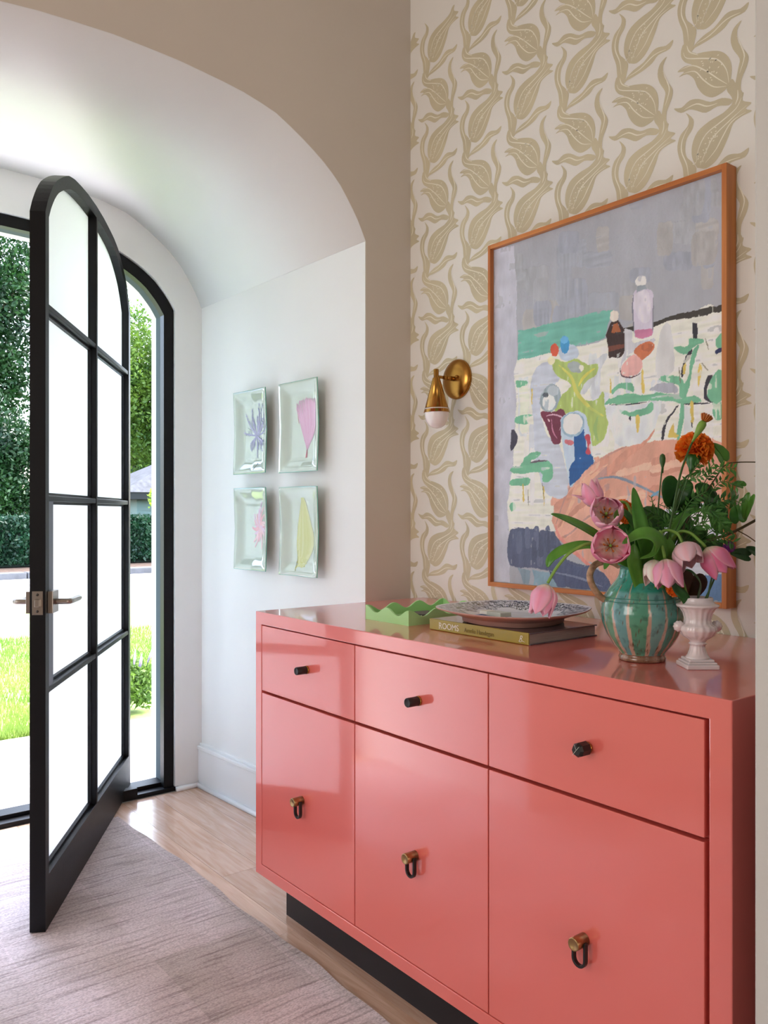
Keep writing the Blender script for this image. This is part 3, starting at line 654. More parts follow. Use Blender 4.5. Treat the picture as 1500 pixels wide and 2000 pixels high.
patch(TA, [(312, 900), (330, 860), (400, 825), (460, 840), (492, 900), (530, 1120), (535, 1172), (440, 1260), (375, 1332), (345, 1180), (320, 1000)], (188, 206, 228)); patch(TA, [(400, 985), (470, 945), (478, 1060), (530, 1130), (535, 1175), (450, 1262), (375, 1332), (362, 1215), (405, 1150), (404, 1040)], (28, 88, 154), 0)
ell(TA, 394, 915, 78, 84, (150, 180, 200), .2); ell(TA, 395, 910, 66, 72, (224, 230, 234), .2); patch(TA, [(335, 1020), (375, 1015), (402, 1030), (395, 1055), (350, 1050)], (196, 110, 120)); patch(TA, [(470, 1000), (500, 985), (512, 1060), (515, 1115), (480, 1110), (490, 1050)], (186, 70, 84))
patch(TA, [(650, 232), (698, 226), (738, 290), (735, 440), (715, 466), (632, 468), (622, 400), (612, 320)], (52, 30, 30), 0); patch(TA, [(664, 248), (692, 240), (714, 300), (648, 306)], (160, 92, 56), 0); patch(TA, [(626, 398), (735, 374), (735, 402), (630, 436)], (112, 60, 44), 0); ell(TA, 671, 192, 30, 40, (222, 214, 206))
patch(TA, [(795, 45), (830, 12), (912, 20), (928, 80), (928, 240), (920, 312), (860, 341), (810, 330), (800, 290), (790, 120)], (200, 194, 212), 2); patch(TA, [(805, 288), (925, 272), (918, 318), (852, 342), (808, 330)], (196, 124, 160), 0); patch(TA, [(800, 60), (850, 30), (900, 40), (915, 200), (860, 240), (815, 180)], (212, 208, 222)); stroke(TA, [(796, 50), (792, 150), (802, 300)], .002, (110, 112, 130)); stroke(TA, [(926, 60), (930, 180), (924, 300)], .002, (130, 130, 145))
patch(TR, [(655, 528), (668, 506), (696, 506), (702, 535), (690, 548), (664, 550)], (226, 232, 238), 2); patch(TR, [(665, 547), (696, 546), (706, 562), (660, 574)], (146, 156, 168), 0)
patch(TA, [(800, 440), (830, 390), (900, 360), (940, 385), (925, 430), (862, 490), (835, 468)], (194, 112, 76)); ell(TA, 890, 400, 38, 30, (172, 96, 66)); patch(TA, [(712, 560), (740, 500), (800, 456), (856, 490), (842, 560), (780, 596), (730, 600)], (222, 172, 168)); stroke(TA, [(708, 540), (720, 590), (780, 602), (850, 570)], .002, (88, 60, 70))
G = (112, 178, 144)
for p in ([(620, 760), (700, 722), (900, 715), (1000, 710), (1120, 720), (1230, 730), (1230, 768), (1120, 775), (900, 755), (760, 780), (620, 782)], [(650, 690), (700, 645), (790, 640), (802, 705), (770, 690), (700, 672), (660, 712)], [(705, 815), (760, 832), (860, 810), (920, 765), (925, 820), (850, 862), (740, 857)],
          [(965, 622), (1000, 595), (1110, 595), (1150, 640), (1190, 440), (1232, 390), (1215, 460), (1180, 600), (1155, 725), (1110, 722), (1105, 655), (1040, 640)], [(1112, 770), (1135, 775), (1115, 1000), (1092, 1000)], [(1060, 398), (1160, 385), (1170, 345), (1240, 345), (1268, 375), (1200, 400), (1180, 430), (1110, 440)],
          [(1290, 700), (1310, 620), (1360, 545), (1410, 590), (1410, 740), (1385, 765), (1400, 860), (1360, 885), (1330, 840), (1330, 770), (1285, 740)], [(1350, 350), (1410, 290), (1410, 400), (1350, 402)], [(20, 622), (90, 627), (85, 655), (30, 670)], [(20, 862), (130, 850), (80, 880), (100, 910), (15, 905)],
          [(40, 1195), (90, 1120), (170, 1098), (178, 1120), (110, 1165), (230, 1160), (265, 1240), (250, 1287), (190, 1290), (175, 1240), (-10, 1242), (-10, 1200)], [(-10, 1285), (100, 1270), (95, 1322), (-15, 1325)], [(-20, 1440), (10, 1440), (12, 1480), (-20, 1490)]):
    patch(TA, p, G)
D = (44, 42, 56)
patch(TA, [(1196, 240), (1230, 236), (1224, 340), (1194, 345)], D, 0); patch(TA, [(1150, 450), (1192, 410), (1180, 460), (1140, 520), (1128, 605), (1115, 560)], D); patch(TA, [(1265, 700), (1285, 610), (1322, 590), (1290, 680), (1290, 740), (1330, 768), (1270, 750)], D); patch(TA, [(985, 1005), (1000, 900), (1085, 790), (1092, 800), (1020, 900), (1002, 1012)], D); stroke(TA, [(640, 785), (760, 784), (900, 762)], .0016, D); stroke(TA, [(1130, 780), (1200, 776), (1310, 770)], .002, D); patch(TA, [(1345, 420), (1400, 400), (1400, 420), (1350, 445)], (30, 40, 90)); patch(TA, [(-15, 950), (30, 1000), (-15, 1095)], (60, 56, 72)); stroke(TA, [(110, 1172), (160, 1160), (225, 1160)], .003, (96, 84, 96)); patch(TA, [(765, 870), (780, 860), (775, 890)], D)
Yc = (208, 186, 96)
for p in ([(848, 560), (862, 560), (872, 690), (855, 700)], [(1235, 520), (1256, 515), (1240, 660), (1228, 620)], [(1178, 770), (1196, 770), (1196, 880), (1190, 920), (1180, 880)], [(808, 862), (838, 862), (830, 960), (820, 960)], [(1040, 970), (1060, 900), (1075, 960), (1105, 995), (1040, 1002)], [(120, 680), (128, 680), (124, 780), (118, 760)], [(60, 1320), (66, 1320), (72, 1420), (62, 1420)], [(196, 1340), (206, 1330), (206, 1440), (200, 1450)], [(640, 600), (650, 640), (648, 700), (640, 690)], [(1130, 530), (1150, 500), (1145, 570), (1130, 575)]):
    patch(TA, p, Yc)
patch(TA, [(940, 660), (1000, 640), (1070, 640), (1095, 700), (1000, 705), (900, 690)], (166, 170, 182)); stroke(TA, [(1184, 900), (1192, 940)], .002, D)
for (x0, y0, x1, y1) in ((1100, 530, 1115, 650), (190, 1300, 205, 1420), (95, 1340, 100, 1460), (1275, 340, 1300, 420), (1250, 500, 1300, 560)): stroke(TA, [(x0, y0), (x1, y1)], .0014, (120, 116, 96))
# the paint layer: one fine surface, each brushed patch coloured into it with ragged, dragged edges
NXp, NZp = 470, 630
gx = np.linspace(cvx0, cvx1, NXp); gz = np.linspace(cvz0, cvz1, NZp); GX, GZ_ = np.meshgrid(gx, gz)
def vnoise(fx, fz, seed):
    r = np.random.default_rng(seed); wx, wz = (cvx1 - cvx0) * fx, (cvz1 - cvz0) * fz; T_ = r.random((int(wz) + 3, int(wx) + 3))
    X = (GX - cvx0) * fx; Z = (GZ_ - cvz0) * fz; xi = X.astype(int); zi = Z.astype(int); xf = X - xi; zf = Z - zi; xf = xf * xf * (3 - 2 * xf); zf = zf * zf * (3 - 2 * zf)
    return (T_[zi, xi] * (1 - xf) + T_[zi, xi + 1] * xf) * (1 - zf) + (T_[zi + 1, xi] * (1 - xf) + T_[zi + 1, xi + 1] * xf) * zf
wxx = (vnoise(28, 22, 1) - .5) * .007 + (vnoise(90, 60, 2) - .5) * .0036 + (vnoise(260, 200, 3) - .5) * .0018
wzz = (vnoise(24, 30, 4) - .5) * .006 + (vnoise(80, 60, 5) - .5) * .0034 + (vnoise(280, 160, 6) - .5) * .0024
PXw, PZw = GX + wxx, GZ_ + wzz
COLR = np.zeros((NZp, NXp, 3)); COLR[:] = lin(164, 168, 178, K)[:3]; HT = np.zeros((NZp, NXp))
st = [vnoise(a, b, 20 + k) for k, (a, b) in enumerate(((150, 14), (30, 30), (20, 130), (120, 40), (60, 20), (12, 10)))]
big = .93 + .12 * st[5] + .06 * st[1]
COLR *= big[..., None]
for pi_, (P, c, wgt) in enumerate(PATCH):
    x0, z0 = P.min(0) - .012; x1, z1 = P.max(0) + .012
    ix0, ix1 = np.searchsorted(gx, [x0, x1]); iz0, iz1 = np.searchsorted(gz, [z0, z1])
    if ix1 <= ix0 or iz1 <= iz0: continue
    f_ = .35 if wgt < 1 else (.6 if (x1 - x0) < .11 else 1.0)
    px_ = GX[iz0:iz1, ix0:ix1] + wxx[iz0:iz1, ix0:ix1] * f_; pz_ = GZ_[iz0:iz1, ix0:ix1] + wzz[iz0:iz1, ix0:ix1] * f_
    ins = np.zeros(px_.shape, bool); n = len(P)
    for a in range(n):
        (xa, za), (xb, zb2) = P[a], P[(a + 1) % n]
        if za == zb2: continue
        cnd = ((za > pz_) != (zb2 > pz_)) & (px_ < (xb - xa) * (pz_ - za) / (zb2 - za) + xa); ins ^= cnd
    sn = st[pi_ % 5][iz0:iz1, ix0:ix1]; sm_ = st[(pi_ + 2) % 5][iz0:iz1, ix0:ix1]
    tone = .86 + .24 * sn + .08 * sm_; old = COLR[iz0:iz1, ix0:ix1]
    alpha = np.clip(1.25 - .9 * (sn > .83) * (sm_ > .5), .35, 1)
    new = np.array(c[:3])[None, None] * tone[..., None]; new = old * (1 - alpha[..., None]) + new * alpha[..., None]
    old[ins] = new[ins]; h_ = HT[iz0:iz1, ix0:ix1]; h_[ins] = .25 * h_[ins] + .0004 * sn[ins] + .0002 * ((pi_ * 7) % 3)
pv = [(x, 1.8896 - h, z) for x, z, h in zip(GX.ravel().tolist(), GZ_.ravel().tolist(), (HT + .00025 * st[3]).ravel().tolist())]
cl = np.clip(COLR.reshape(-1, 3), 0, 1); pcs = [(a, b, c, 1.0) for a, b, c in cl.tolist()]
m.add(pv, [(j * NXp + i, j * NXp + i + 1, (j + 1) * NXp + i + 1, (j + 1) * NXp + i) for j in range(NZp - 1) for i in range(NXp - 1)], pcs, True)
obj('canvas', m, 'paint', pt, attr=True, recalc=False)

# ------------------------------------------------------------------ wall sconce
SX, SZ = -2.047, 1.664; SYc = 1.822
sc = thing('wall_sconce', (SX, 1.92, SZ), 'brass wall sconce with cone shade and frosted globe bulb, left of the painting', 'wall light')
m = MB(); m.lathe([(0.067, 0), (0.067, .006), (0.062, .012), (0.045, .018), (0.02, .022), (0.008, .0225), (0.001, .0225)], (SX, 1.9195, SZ), (0, -1, 0), 48); obj('backplate', m, 'brass', sc)
for dx in (0.016,): m = MB(); m.lathe([(0.0055, 0), (0.0055, .006), (.004, .009), (.001, .010)], (SX + .02, 1.899, SZ + .004), (0, -1, 0), 14); obj('thumb_screw', m, 'brass', sc)
m = MB(); m.tube([(SX, 1.9, SZ), (SX, 1.868, SZ)], .008, 14); m.tube([(SX, 1.868, SZ), (SX, SYc, SZ)], .0052, 12); m.lathe([(0.001, -.009), (.007, -.006), (.009, 0), (.007, .006), (.001, .009)], (SX, 1.862, SZ), (0, -1, 0), 16); obj('arm', m, 'brass', sc)
ax = Vector((0.0, 0.02, -1)).normalized()
ctop = Vector((SX, SYc, SZ + .024))
m = MB(); m.lathe([(0.008, 0), (0.0085, .002), (0.0085, .028), (0.011, .029)], ctop, ax, 24); obj('shade_cap', m, 'brass', sc)
m = MB(); m.lathe([(0.0115, .028), (0.0430, .142), (0.0415, .142), (0.0105, .030)], ctop, ax, 48, cap=False); obj('shade', m, 'brass', sc)
m = MB(); m.lathe([(0.040, .128), (0.0402, .142), (0.0385, .158), (0.034, .172), (0.026, .184), (0.015, .1915), (0.001, .1945)], ctop, ax, 36); obj('bulb', m, 'bulb_glass', sc)

# ------------------------------------------------------------------ glass plates on the passage wall
def gp(u, v, a, b, z0, z1, dep):         # point on a plate
    x = a + (b - a) * u; z = z0 + (z1 - z0) * v
    return Vector((x, wy(x) - dep, z))
plates = [(-3.090, -2.851, 1.375, 1.708, 'blue', 'glass wall plate with blue thistle, upper left of four'), (-2.757, -2.511, 1.370, 1.706, 'pink', 'glass wall plate with pink fan seaweed, upper right of four'),
          (-3.087, -2.849, .988, 1.316, 'rose', 'glass wall plate with rose red blossom, lower left of four'), (-2.755, -2.512, .983, 1.313, 'green', 'glass wall plate with yellow green frond, lower right of four')]
for (a, b, z0, z1, kd, lb) in plates:
    g = thing('glass_plate', ((a + b) / 2, wy((a + b) / 2), (z0 + z1) / 2), lb, 'wall plate', 'botanical glass plates on the white passage wall')
    def dep(u, v):
        e = min(min(u, 1 - u) * (b - a), min(v, 1 - v) * (z1 - z0)) / 0.055
        e = max(0, min(1, e)); return 0.040 - 0.020 * (e * e * (3 - 2 * e)) + 0.006 * abs(2 * u - 1) * abs(2 * v - 1)
    m = MB(); m.grid(lambda u, v: gp(u, v, a, b, z0, z1, dep(u, v)), 24, 30); obj('dish', m, 'plate_glass', g, solid=0.004)
    m = MB(); m.tube([gp(u, v, a, b, z0, z1, dep(u, v)) for u, v in [(0, 0), (.5, 0), (1, 0), (1, .5), (1, 1), (.5, 1), (0, 1), (0, .5), (0, 0)]], .0017, 6); obj('rim', m, 'plate_edge', g)
    m = MB(); m.tube([gp(.5, .5, a, b, z0, z1, .02), gp(.5, .5, a, b, z0, z1, -.0)], .012, 12); obj('hanger', m, 'black_iron', g)
    m = MB(); R2 = random.Random(len(lb))
    def line(pts, wd, c):
        S = spline([Vector((u, v, 0)) for u, v in pts], 4); n = len(S); vs = []
        for i, p in enumerate(S):
            t = S[min(i + 1, n - 1)] - S[max(0, i - 1)]; q = Vector((-t.y, t.x * 0.72, 0)).normalized() * wd * (1 - .7 * i / n)
            for sgn in (1, -1):
                uu, vv = p.x + q.x * sgn, p.y + q.y * sgn; vs.append(gp(uu, vv, a, b, z0, z1, dep(min(1, max(0, uu)), min(1, max(0, vv))) + .0028))
        m.add(vs, [(2 * i, 2 * i + 1, 2 * i + 3, 2 * i + 2) for i in range(n - 1)], lin(*[int(q * .72 + 236 * .28) for q in c]))
    if kd == 'blue':
        for k in range(26):
            an = R2.uniform(.15, pi - .15) if k % 3 else R2.uniform(-pi + .5, -.5); Ln = R2.uniform(.22, .42) if an > 0 else R2.uniform(.14, .28); u0, v0 = .60, .45
            p = [(u0, v0), (u0 + math.cos(an) * Ln * .9, v0 + math.sin(an) * Ln * .55), (u0 + math.cos(an) * Ln * 1.25, v0 + math.sin(an) * Ln)]
            line(p, .012, (158, 156, 196))
            for q in range(5): f = .4 + q * .12; cx, cy = u0 + math.cos(an) * Ln * 1.25 * f, v0 + math.sin(an) * Ln * f; a2 = an + R2.choice((-.8, .8)); line([(cx, cy), (cx + math.cos(a2) * .05, cy + math.sin(a2) * .05)], .006, (120, 122, 176))
        line([(.62, .45), (.45, .52), (.3, .56)], .006, (80, 82, 110)); line([(.62, .45), (.8, .38), (.92, .33)], .006, (80, 82, 110)); line([(.66, .12), (.58, .04)], .01, (40, 42, 50))
    if kd == 'pink':
        for k in range(60):
            t = k / 59; line([(.62, .24), (.46 + .40 * t, .5), (.33 + .58 * t, .74 + .06 * math.sin(t * 3) + R2.uniform(-.03, .03))], .011, R2.choice([(226, 170, 206), (232, 186, 216), (218, 150, 192)]))
        for k in range(8): line([(.62, .25), (.6 + R2.uniform(-.05, .05), .15)], .005, (196, 70, 96))
        line([(.40, .72), (.38, .62), (.40, .54)], .008, (196, 90, 116))
    if kd == 'rose':
        for k in range(24):
            an = 2 * pi * k / 24; Ln = R2.uniform(.13, .27) * (1.2 if abs(math.sin(an)) > .6 else .95); line([(.66, .52), (.66 + math.cos(an + .2) * Ln * .6, .52 + math.sin(an + .2) * Ln * .55), (.66 + math.cos(an) * Ln, .52 + math.sin(an) * Ln)], .028, R2.choice([(240, 196, 204), (232, 166, 176), (226, 188, 214)]))
        for k in range(6): line([(.66, .52), (.5 + .07 * k, .53 + R2.uniform(-.02, .02))], .008, (222, 110, 124))
    if kd == 'green':
        for k in range(22):
            t = k / 21; line([(.42 + .1 * t, .10), (.36 + .42 * t, .35), (.40 + .30 * t, .6), (.48 + .06 * t, .88)], .022, R2.choice([(208, 214, 140), (200, 208, 122), (214, 222, 160)]))
        line([(.40, .05), (.36, .12), (.38, .35), (.36, .6)], .008, (140, 146, 80)); 
        for k in range(8): line([(.45, .16), (.34 + R2.uniform(0, .3), .05 + R2.uniform(0, .12))], .016, (188, 190, 70))
    obj('print', m, 'attr_matte', g, attr=True, recalc=False)

# ------------------------------------------------------------------ things on the credenza
# scalloped tray
T0, T1, U0, U1 = -1.869, -1.681, 1.400, 1.692
tr = thing('tray', ((T0 + T1) / 2, (U0 + U1) / 2, TOP), 'apple green lacquer tray with scalloped wavy rim at the far end of the credenza', 'tray')
m = MB(); m.box((T0 + .004, U0 + .004, TOP + .0002), (T1 - .004, U1 - .004, TOP + .006)); obj('base', m, 'tray_green', tr, bevel=.001)
def wavy(p0, p1, inn, waves, ph):
    m = MB(); p0, p1, inn = Vector(p0), Vector(p1), Vector(inn); n = 48; vs = []
    for k in range(n + 1):
        t = k / n; h = .031 + .009 * math.cos(2 * pi * waves * t + ph); p = p0.lerp(p1, t)
        vs += [p, p + UP * h, p + inn + UP * h, p + inn]
    fs = [(4 * k + j, 4 * k + (j + 1) % 4, 4 * (k + 1) + (j + 1) % 4, 4 * (k + 1) + j) for k in range(n) for j in range(4)] + [(0, 1, 2, 3), (4 * n, 4 * n + 3, 4 * n + 2, 4 * n + 1)]
    m.add(vs, fs); obj('side', m, 'tray_green', tr)
wavy((T0, U0, TOP), (T1, U0, TOP), (0, .005, 0), 2, 0); wavy((T1, U0 + .005, TOP), (T1, U1 - .005, TOP), (-.005, 0, 0), 3, 0); wavy((T0, U1, TOP), (T1, U1, TOP), (0, -.005, 0), 2, 0); wavy((T0, U0 + .005, TOP), (T0, U1 - .005, TOP), (.005, 0, 0), 3, 0)
bx = thing('matchbox', (-1.73, 1.50, TOP + .006), 'small black and teal patterned box inside the green tray', 'box')
m = MB(); m.box((-1.765, 1.462, TOP + .0062), (-1.695, 1.535, TOP + .024)); obj('sleeve', m, 'black_iron', bx, bevel=.001)
for i in range(9):
    for j in range(3):
        m = MB(); x = -1.762 + i * .0073; z = TOP + .008 + j * .005; m.box((x, 1.4612, z), (x + .005, 1.4622, z + .0035), lin(*[(228, 222, 200), (60, 150, 130), (24, 40, 34)][(i * 2 + j) % 3])); 
        obj('pattern_dot', m, 'attr_matte', bx, attr=True)
# book
BX0, BX1, BY0, BY1 = -1.604, -1.267, 1.405, 1.647; BT = .0275
bk = thing('book', ((BX0 + BX1) / 2, (BY0 + BY1) / 2, TOP), 'large flat hardcover book with olive yellow spine lying under the platter', 'book')
m = MB(); m.box((BX0, BY0 + .003, TOP), (BX1, BY1, TOP + .003)); m.box((BX0, BY0 + .003, TOP + BT - .003), (BX1, BY1, TOP + BT)); obj('cover', m, 'book_cover', bk, bevel=.0008)
m = MB(); m.box((BX0 + .003, BY0 + .004, TOP + .003), (BX1 - .004, BY1 - .004, TOP + BT - .003)); obj('pages', m, 'book_page', bk)
m = MB(); m.box((BX0 - .0003, BY0, TOP + .0004), (BX1 - .002, BY0 + .005, TOP + BT + .0004)); sp = obj('spine', m, 'book_spine', bk, bevel=.0018)
def text(body, name, size, x, z, mt, parent, sx=1.0, shear=0.0, y=BY0 - .0006, bold=0):
    cu = bpy.data.curves.new(name, 'FONT'); cu.body = body; cu.size = size; cu.extrude = .0002; cu.shear = shear; cu.offset = bold
    to = bpy.data.objects.new('tmp', cu); C.objects.link(to); bpy.context.view_layer.update()
    me = bpy.data.meshes.new_from_object(to.evaluated_get(bpy.context.evaluated_depsgraph_get())); bpy.data.objects.remove(to)
    mb = MB(); mb.v = [(x + v.co.x * sx, y + v.co.z, z + v.co.y) for v in me.vertices]; mb.f = [tuple(p.vertices) for p in me.polygons]; mb.c = [(1, 1, 1, 1)] * len(mb.v); mb.sm = [False] * len(mb.f)
    return obj(name, mb, mt, parent, recalc=False), mb
zb = TOP + .0065
t1, mb1 = text('ROOMS', 'title_lettering', .0215, BX0 + .036, zb, 'ink_white', sp, sx=.98)
xs = [v[0] for v in mb1.v]
m = MB()
for xx, ww in ((min(xs), .005),):
    for z in (zb, zb + .0143): m.box((xx - .0015, BY0 - .0009, z - .0004), (xx + ww - .0015, BY0 - .0003, z + .0006))
obj('title_serif', m, 'ink_white', sp, kind='stuff')
text('Amelia Handegan', 'author_lettering', .0155, BX0 + .128, zb + .001, 'ink_brown', sp, sx=.92)
text('R', 'emblem', .019, BX1 - .030, zb + .001, 'ink_white', sp, sx=.9, shear=.35)
m = MB(); m.tube([(BX1 - .031, BY0 - .0006, zb + .001), (BX1 - .026, BY0 - .0006, zb - .001), (BX1 - .020, BY0 - .0006, zb + .002), (BX1 - .012, BY0 - .0006, zb)], .0006, 5); obj('emblem', m, 'ink_white', sp)
# platter
BTOP = TOP + BT + .0006
pc = Vector((-1.430, 1.528, BTOP))
pl = thing('platter', pc, 'pointed ceramic platter with black speckled rim and white centre on the book', 'plate')
def prad(th):
    c = (abs(math.cos(th)) ** 1.62 + abs(math.sin(th)) ** 1.62) ** (-1 / 1.62); return 0.192 * c
ang0 = math.atan2(RGT.y, RGT.x)
def pfun(r, z): 
    return [Vector((pc.x + math.cos(ang0 + th) * prad(th) * r, pc.y + math.sin(ang0 + th) * prad(th) * r, pc.z + z + (0.0035 * abs(math.cos(th)) ** 6) * r)) for th in [2 * pi * k / 96 for k in range(96)]]
m = MB(); rings = [(0.0, .012), (.3, .012), (.45, .0135), (.56, .017), (.7, .0235), (.85, .0285), (1.0, .033)]; vs = []; cs = []
NR = []
for r, z in rings: NR.append((r, z))
dense = []
for (r0, z0), (r1, z1) in zip(rings, rings[1:]):
    for k in range(6): dense.append((r0 + (r1 - r0) * k / 6, z0 + (z1 - z0) * k / 6))
dense.append(rings[-1])
mtop = MB()
NA = 360
vs = []; cs = []
nz = rng.random((len(dense), NA))
for i, (r, z) in enumerate(dense):
    for k in range(NA):
        th = 2 * pi * k / NA; R_ = prad(th) * r; vs.append((pc.x + math.cos(ang0 + th) * R_, pc.y + math.sin(ang0 + th) * R_, pc.z + z + .0035 * abs(math.cos(th)) ** 6 * r))
        edge_ = .60 + .05 * math.sin(9 * th)
        blk = nz[i, k] < .52 if r > edge_ and r < .97 else False
        cs.append(lin(16, 16, 22) if blk and not (nz[i, k] < .03) else (lin(60, 70, 130) if blk else lin(224, 224, 232)))
mtop.add(vs, [(i * NA + k, i * NA + (k + 1) % NA, (i + 1) * NA + (k + 1) % NA, (i + 1) * NA + k) for i in range(len(dense) - 1) for k in range(NA)], cs, True)
obj('dish', mtop, 'attr_gloss', pl, attr=True, recalc=False)
m = MB(); rg = [pfun(1.0, .033), pfun(1.004, .0315), pfun(.985, .0285), pfun(.85, .0215), pfun(.72, .0135), pfun(.66, .010), pfun(.655, .0003), pfun(.60, .0003)]
vs = [v for g in rg for v in g]; m.add(vs, [(i * 96 + k, i * 96 + (k + 1) % 96, (i + 1) * 96 + (k + 1) % 96, (i + 1) * 96 + k) for i in range(len(rg) - 1) for k in range(96)], None, True); obj('underside', m, 'plate_back', pl)
# card and little box in platter
zc = BTOP + .0138
M_ = Matrix.Translation((-1.448, 1.475, zc + .002)) @ Matrix.Rotation(math.radians(8), 4, 'Z')
m = MB(); m.box((-.040, -.022, 0), (.040, .022, .0014), M=M_); tag(obj('card', m, 'card_blue', loc=(-1.448, 1.475, zc)), 'blue grey card under the small box in the platter', 'card')
M_ = Matrix.Translation((-1.443, 1.478, zc + .0036)) @ Matrix.Rotation(math.radians(-6), 4, 'Z')
lb_ = thing('matchbox', (-1.443, 1.478, zc + .0036), 'pale grey slide box lying in the platter', 'box')
m = MB(); m.box((-.012, -.017, 0), (.040, .017, .010), M=M_); obj('sleeve', m, 'card_grey', lb_, bevel=.0006)
m = MB(); m.box((-.042, -.0155, .0008), (-.012, .0155, .0092), M=M_); obj('drawer', m, 'ink_white', lb_, bevel=.0006)

# jug
jc = Vector((-1.008, 1.455, TOP))
jg = thing('jug', jc, 'turquoise and green striped glazed pottery jug with one handle holding the flowers', 'jug')
prof = [(0.040, 0), (0.0455, .001), (0.0465, .006), (0.044, .012), (0.046, .017), (.058, .032), (.070, .052), (.0785, .075), (.0815, .095), (.080, .112), (.075, .128), (.066, .144), (.0555, .156), (.048, .166), (.0445, .175), (.0435, .183), (.046, .189), (.051, .192), (.052, .196), (.050, .199), (.046, .199), (.042, .193), (.040, .17), (.045, .155)]
P2 = []
for (a, b) in zip(prof, prof[1:]):
    for k in range(3): P2.append((a[0] + (b[0] - a[0]) * k / 3, a[1] + (b[1] - a[1]) * k / 3))
P2.append(prof[-1])
def jcol(th, h):
    if random.random() < (.02 if h > .04 else .06): return lin(96, 74, 56)
    t = h / .199; f = (th / (2 * pi) * 15 + .12 * math.sin(th * 3) + 0.03 * math.sin(h * 90 + th * 5)) ; cell = int(math.floor(f)) ; fr = f - math.floor(f)
    wv = (0.40 if t < .18 else .13 + .24 * max(0, (.55 - t) / .37) ** 1.4) * (1 if (cell % 3) else .6)
    top_ = .72 + .10 * math.sin(cell * 2.4)
    wv *= max(0, min(1, (top_ - t) / .08))
    if h < .014: q = .5 + .5 * math.sin(th * 7 + 3 * math.sin(th * 3)); return lin(130 + 46 * q, 96 + 42 * q, 74 + 40 * q)
    if fr < wv * .5 or fr > 1 - wv * .5: return lin(196, 168, 148)
    if t > .70: return lin(46, 148, 130) if math.sin(th * 5 + h * 60) > 0 else lin(56, 158, 138)
    c1, c2 = [(84, 150, 104), (100, 160, 164), (72, 150, 116), (110, 172, 168), (64, 146, 128)][cell % 5], (92, 178, 168)
    mix = 0.5 + .5 * math.sin(h * 70 + cell); return lin(*[int((c1[i] * (1 - .3 * mix) + c2[i] * .3 * mix) * .88 + 150 * .12) for i in range(3)])
m = MB(); m.lathe(P2, jc, n=240, colf=jcol, cap=False); m.add([tuple(jc + Vector((.04 * math.cos(2 * pi * k / 24), .04 * math.sin(2 * pi * k / 24), .003))) for k in range(24)], [tuple(range(24))]); obj('body', m, 'glaze', jg, attr=True)
for hh, rr_ in ((.128, .0757), (.121, .0785)): m = MB(); m.tube([jc + Vector((rr_ * math.cos(2 * pi * k / 48), rr_ * math.sin(2 * pi * k / 48), hh)) for k in range(49)], .0009, 6, cap=False); obj('ridge', m, 'ridge_glaze', jg)
m = MB(); hp = [cv(-.046, .190, 0), cv(-.066, .199, 0), cv(-.094, .193, 0), cv(-.106, .172, 0), cv(-.100, .148, 0), cv(-.085, .128, 0), cv(-.073, .120, 0)]
m.tube(spline([jc + p for p in hp], 6), .0068, 12); obj('handle', m, 'clay', jg)

# milk glass vase
vc = Vector((-0.893, 1.468, TOP))
vs_ = thing('vase', vc, 'small white milk glass urn vase with ball handles at the right end of the credenza', 'vase')
vp = [(.021, .018), (.0225, .022), (.0185, .028), (.0150, .038), (.0135, .048), (.0165, .051), (.0165, .053), (.0140, .055), (.017, .060), (.030, .070), (.036, .082), (.0345, .090), (.0265, .095), (.0245, .104), (.0275, .118), (.033, .128), (.0395, .133), (.0395, .136), (.031, .140), (.0285, .145), (.0285, .150), (.0265, .152), (.0245, .151), (.0240, .142), (.021, .11)]
vp = [(r, h * .89) for r, h in vp]
P3 = []
for (a, b) in zip(vp, vp[1:]):
    for k in range(3): P3.append((a[0] + (b[0] - a[0]) * k / 3, a[1] + (b[1] - a[1]) * k / 3))
P3.append(vp[-1])
m = MB(); m.lathe(P3, vc, n=96, cap=False, mod=lambda th, h: 1 + (.022 * math.cos(16 * th) if (.055 < h < .118 or .026 < h < .046) else 0)); obj('body', m, 'milk_glass', vs_)
m = MB()
Rm = Matrix.Rotation(YAW * 0 + math.atan2(RGT.y, RGT.x), 4, 'Z')
for (s_, z0, z1) in ((.031, 0, .009), (.028, .009, .013), (.024, .013, .018)): m.box((-s_, -s_, z0), (s_, s_, z1), M=Matrix.Translation(vc) @ Rm)
obj('foot', m, 'milk_glass', vs_, bevel=.003)
for s_ in (-1, 1):
    m = MB(); c_ = vc + RGT * (s_ * .036) + UP * .079
    m.lathe([(.001, -.0095), (.0062, -.0075), (.0105, -.002), (.0105, .003), (.006, .0078), (.001, .0095)], c_, -FWD, 32, mod=lambda th, h: 1 + .07 * math.cos(10 * th)); obj('ball_handle', m, 'milk_glass', vs_)

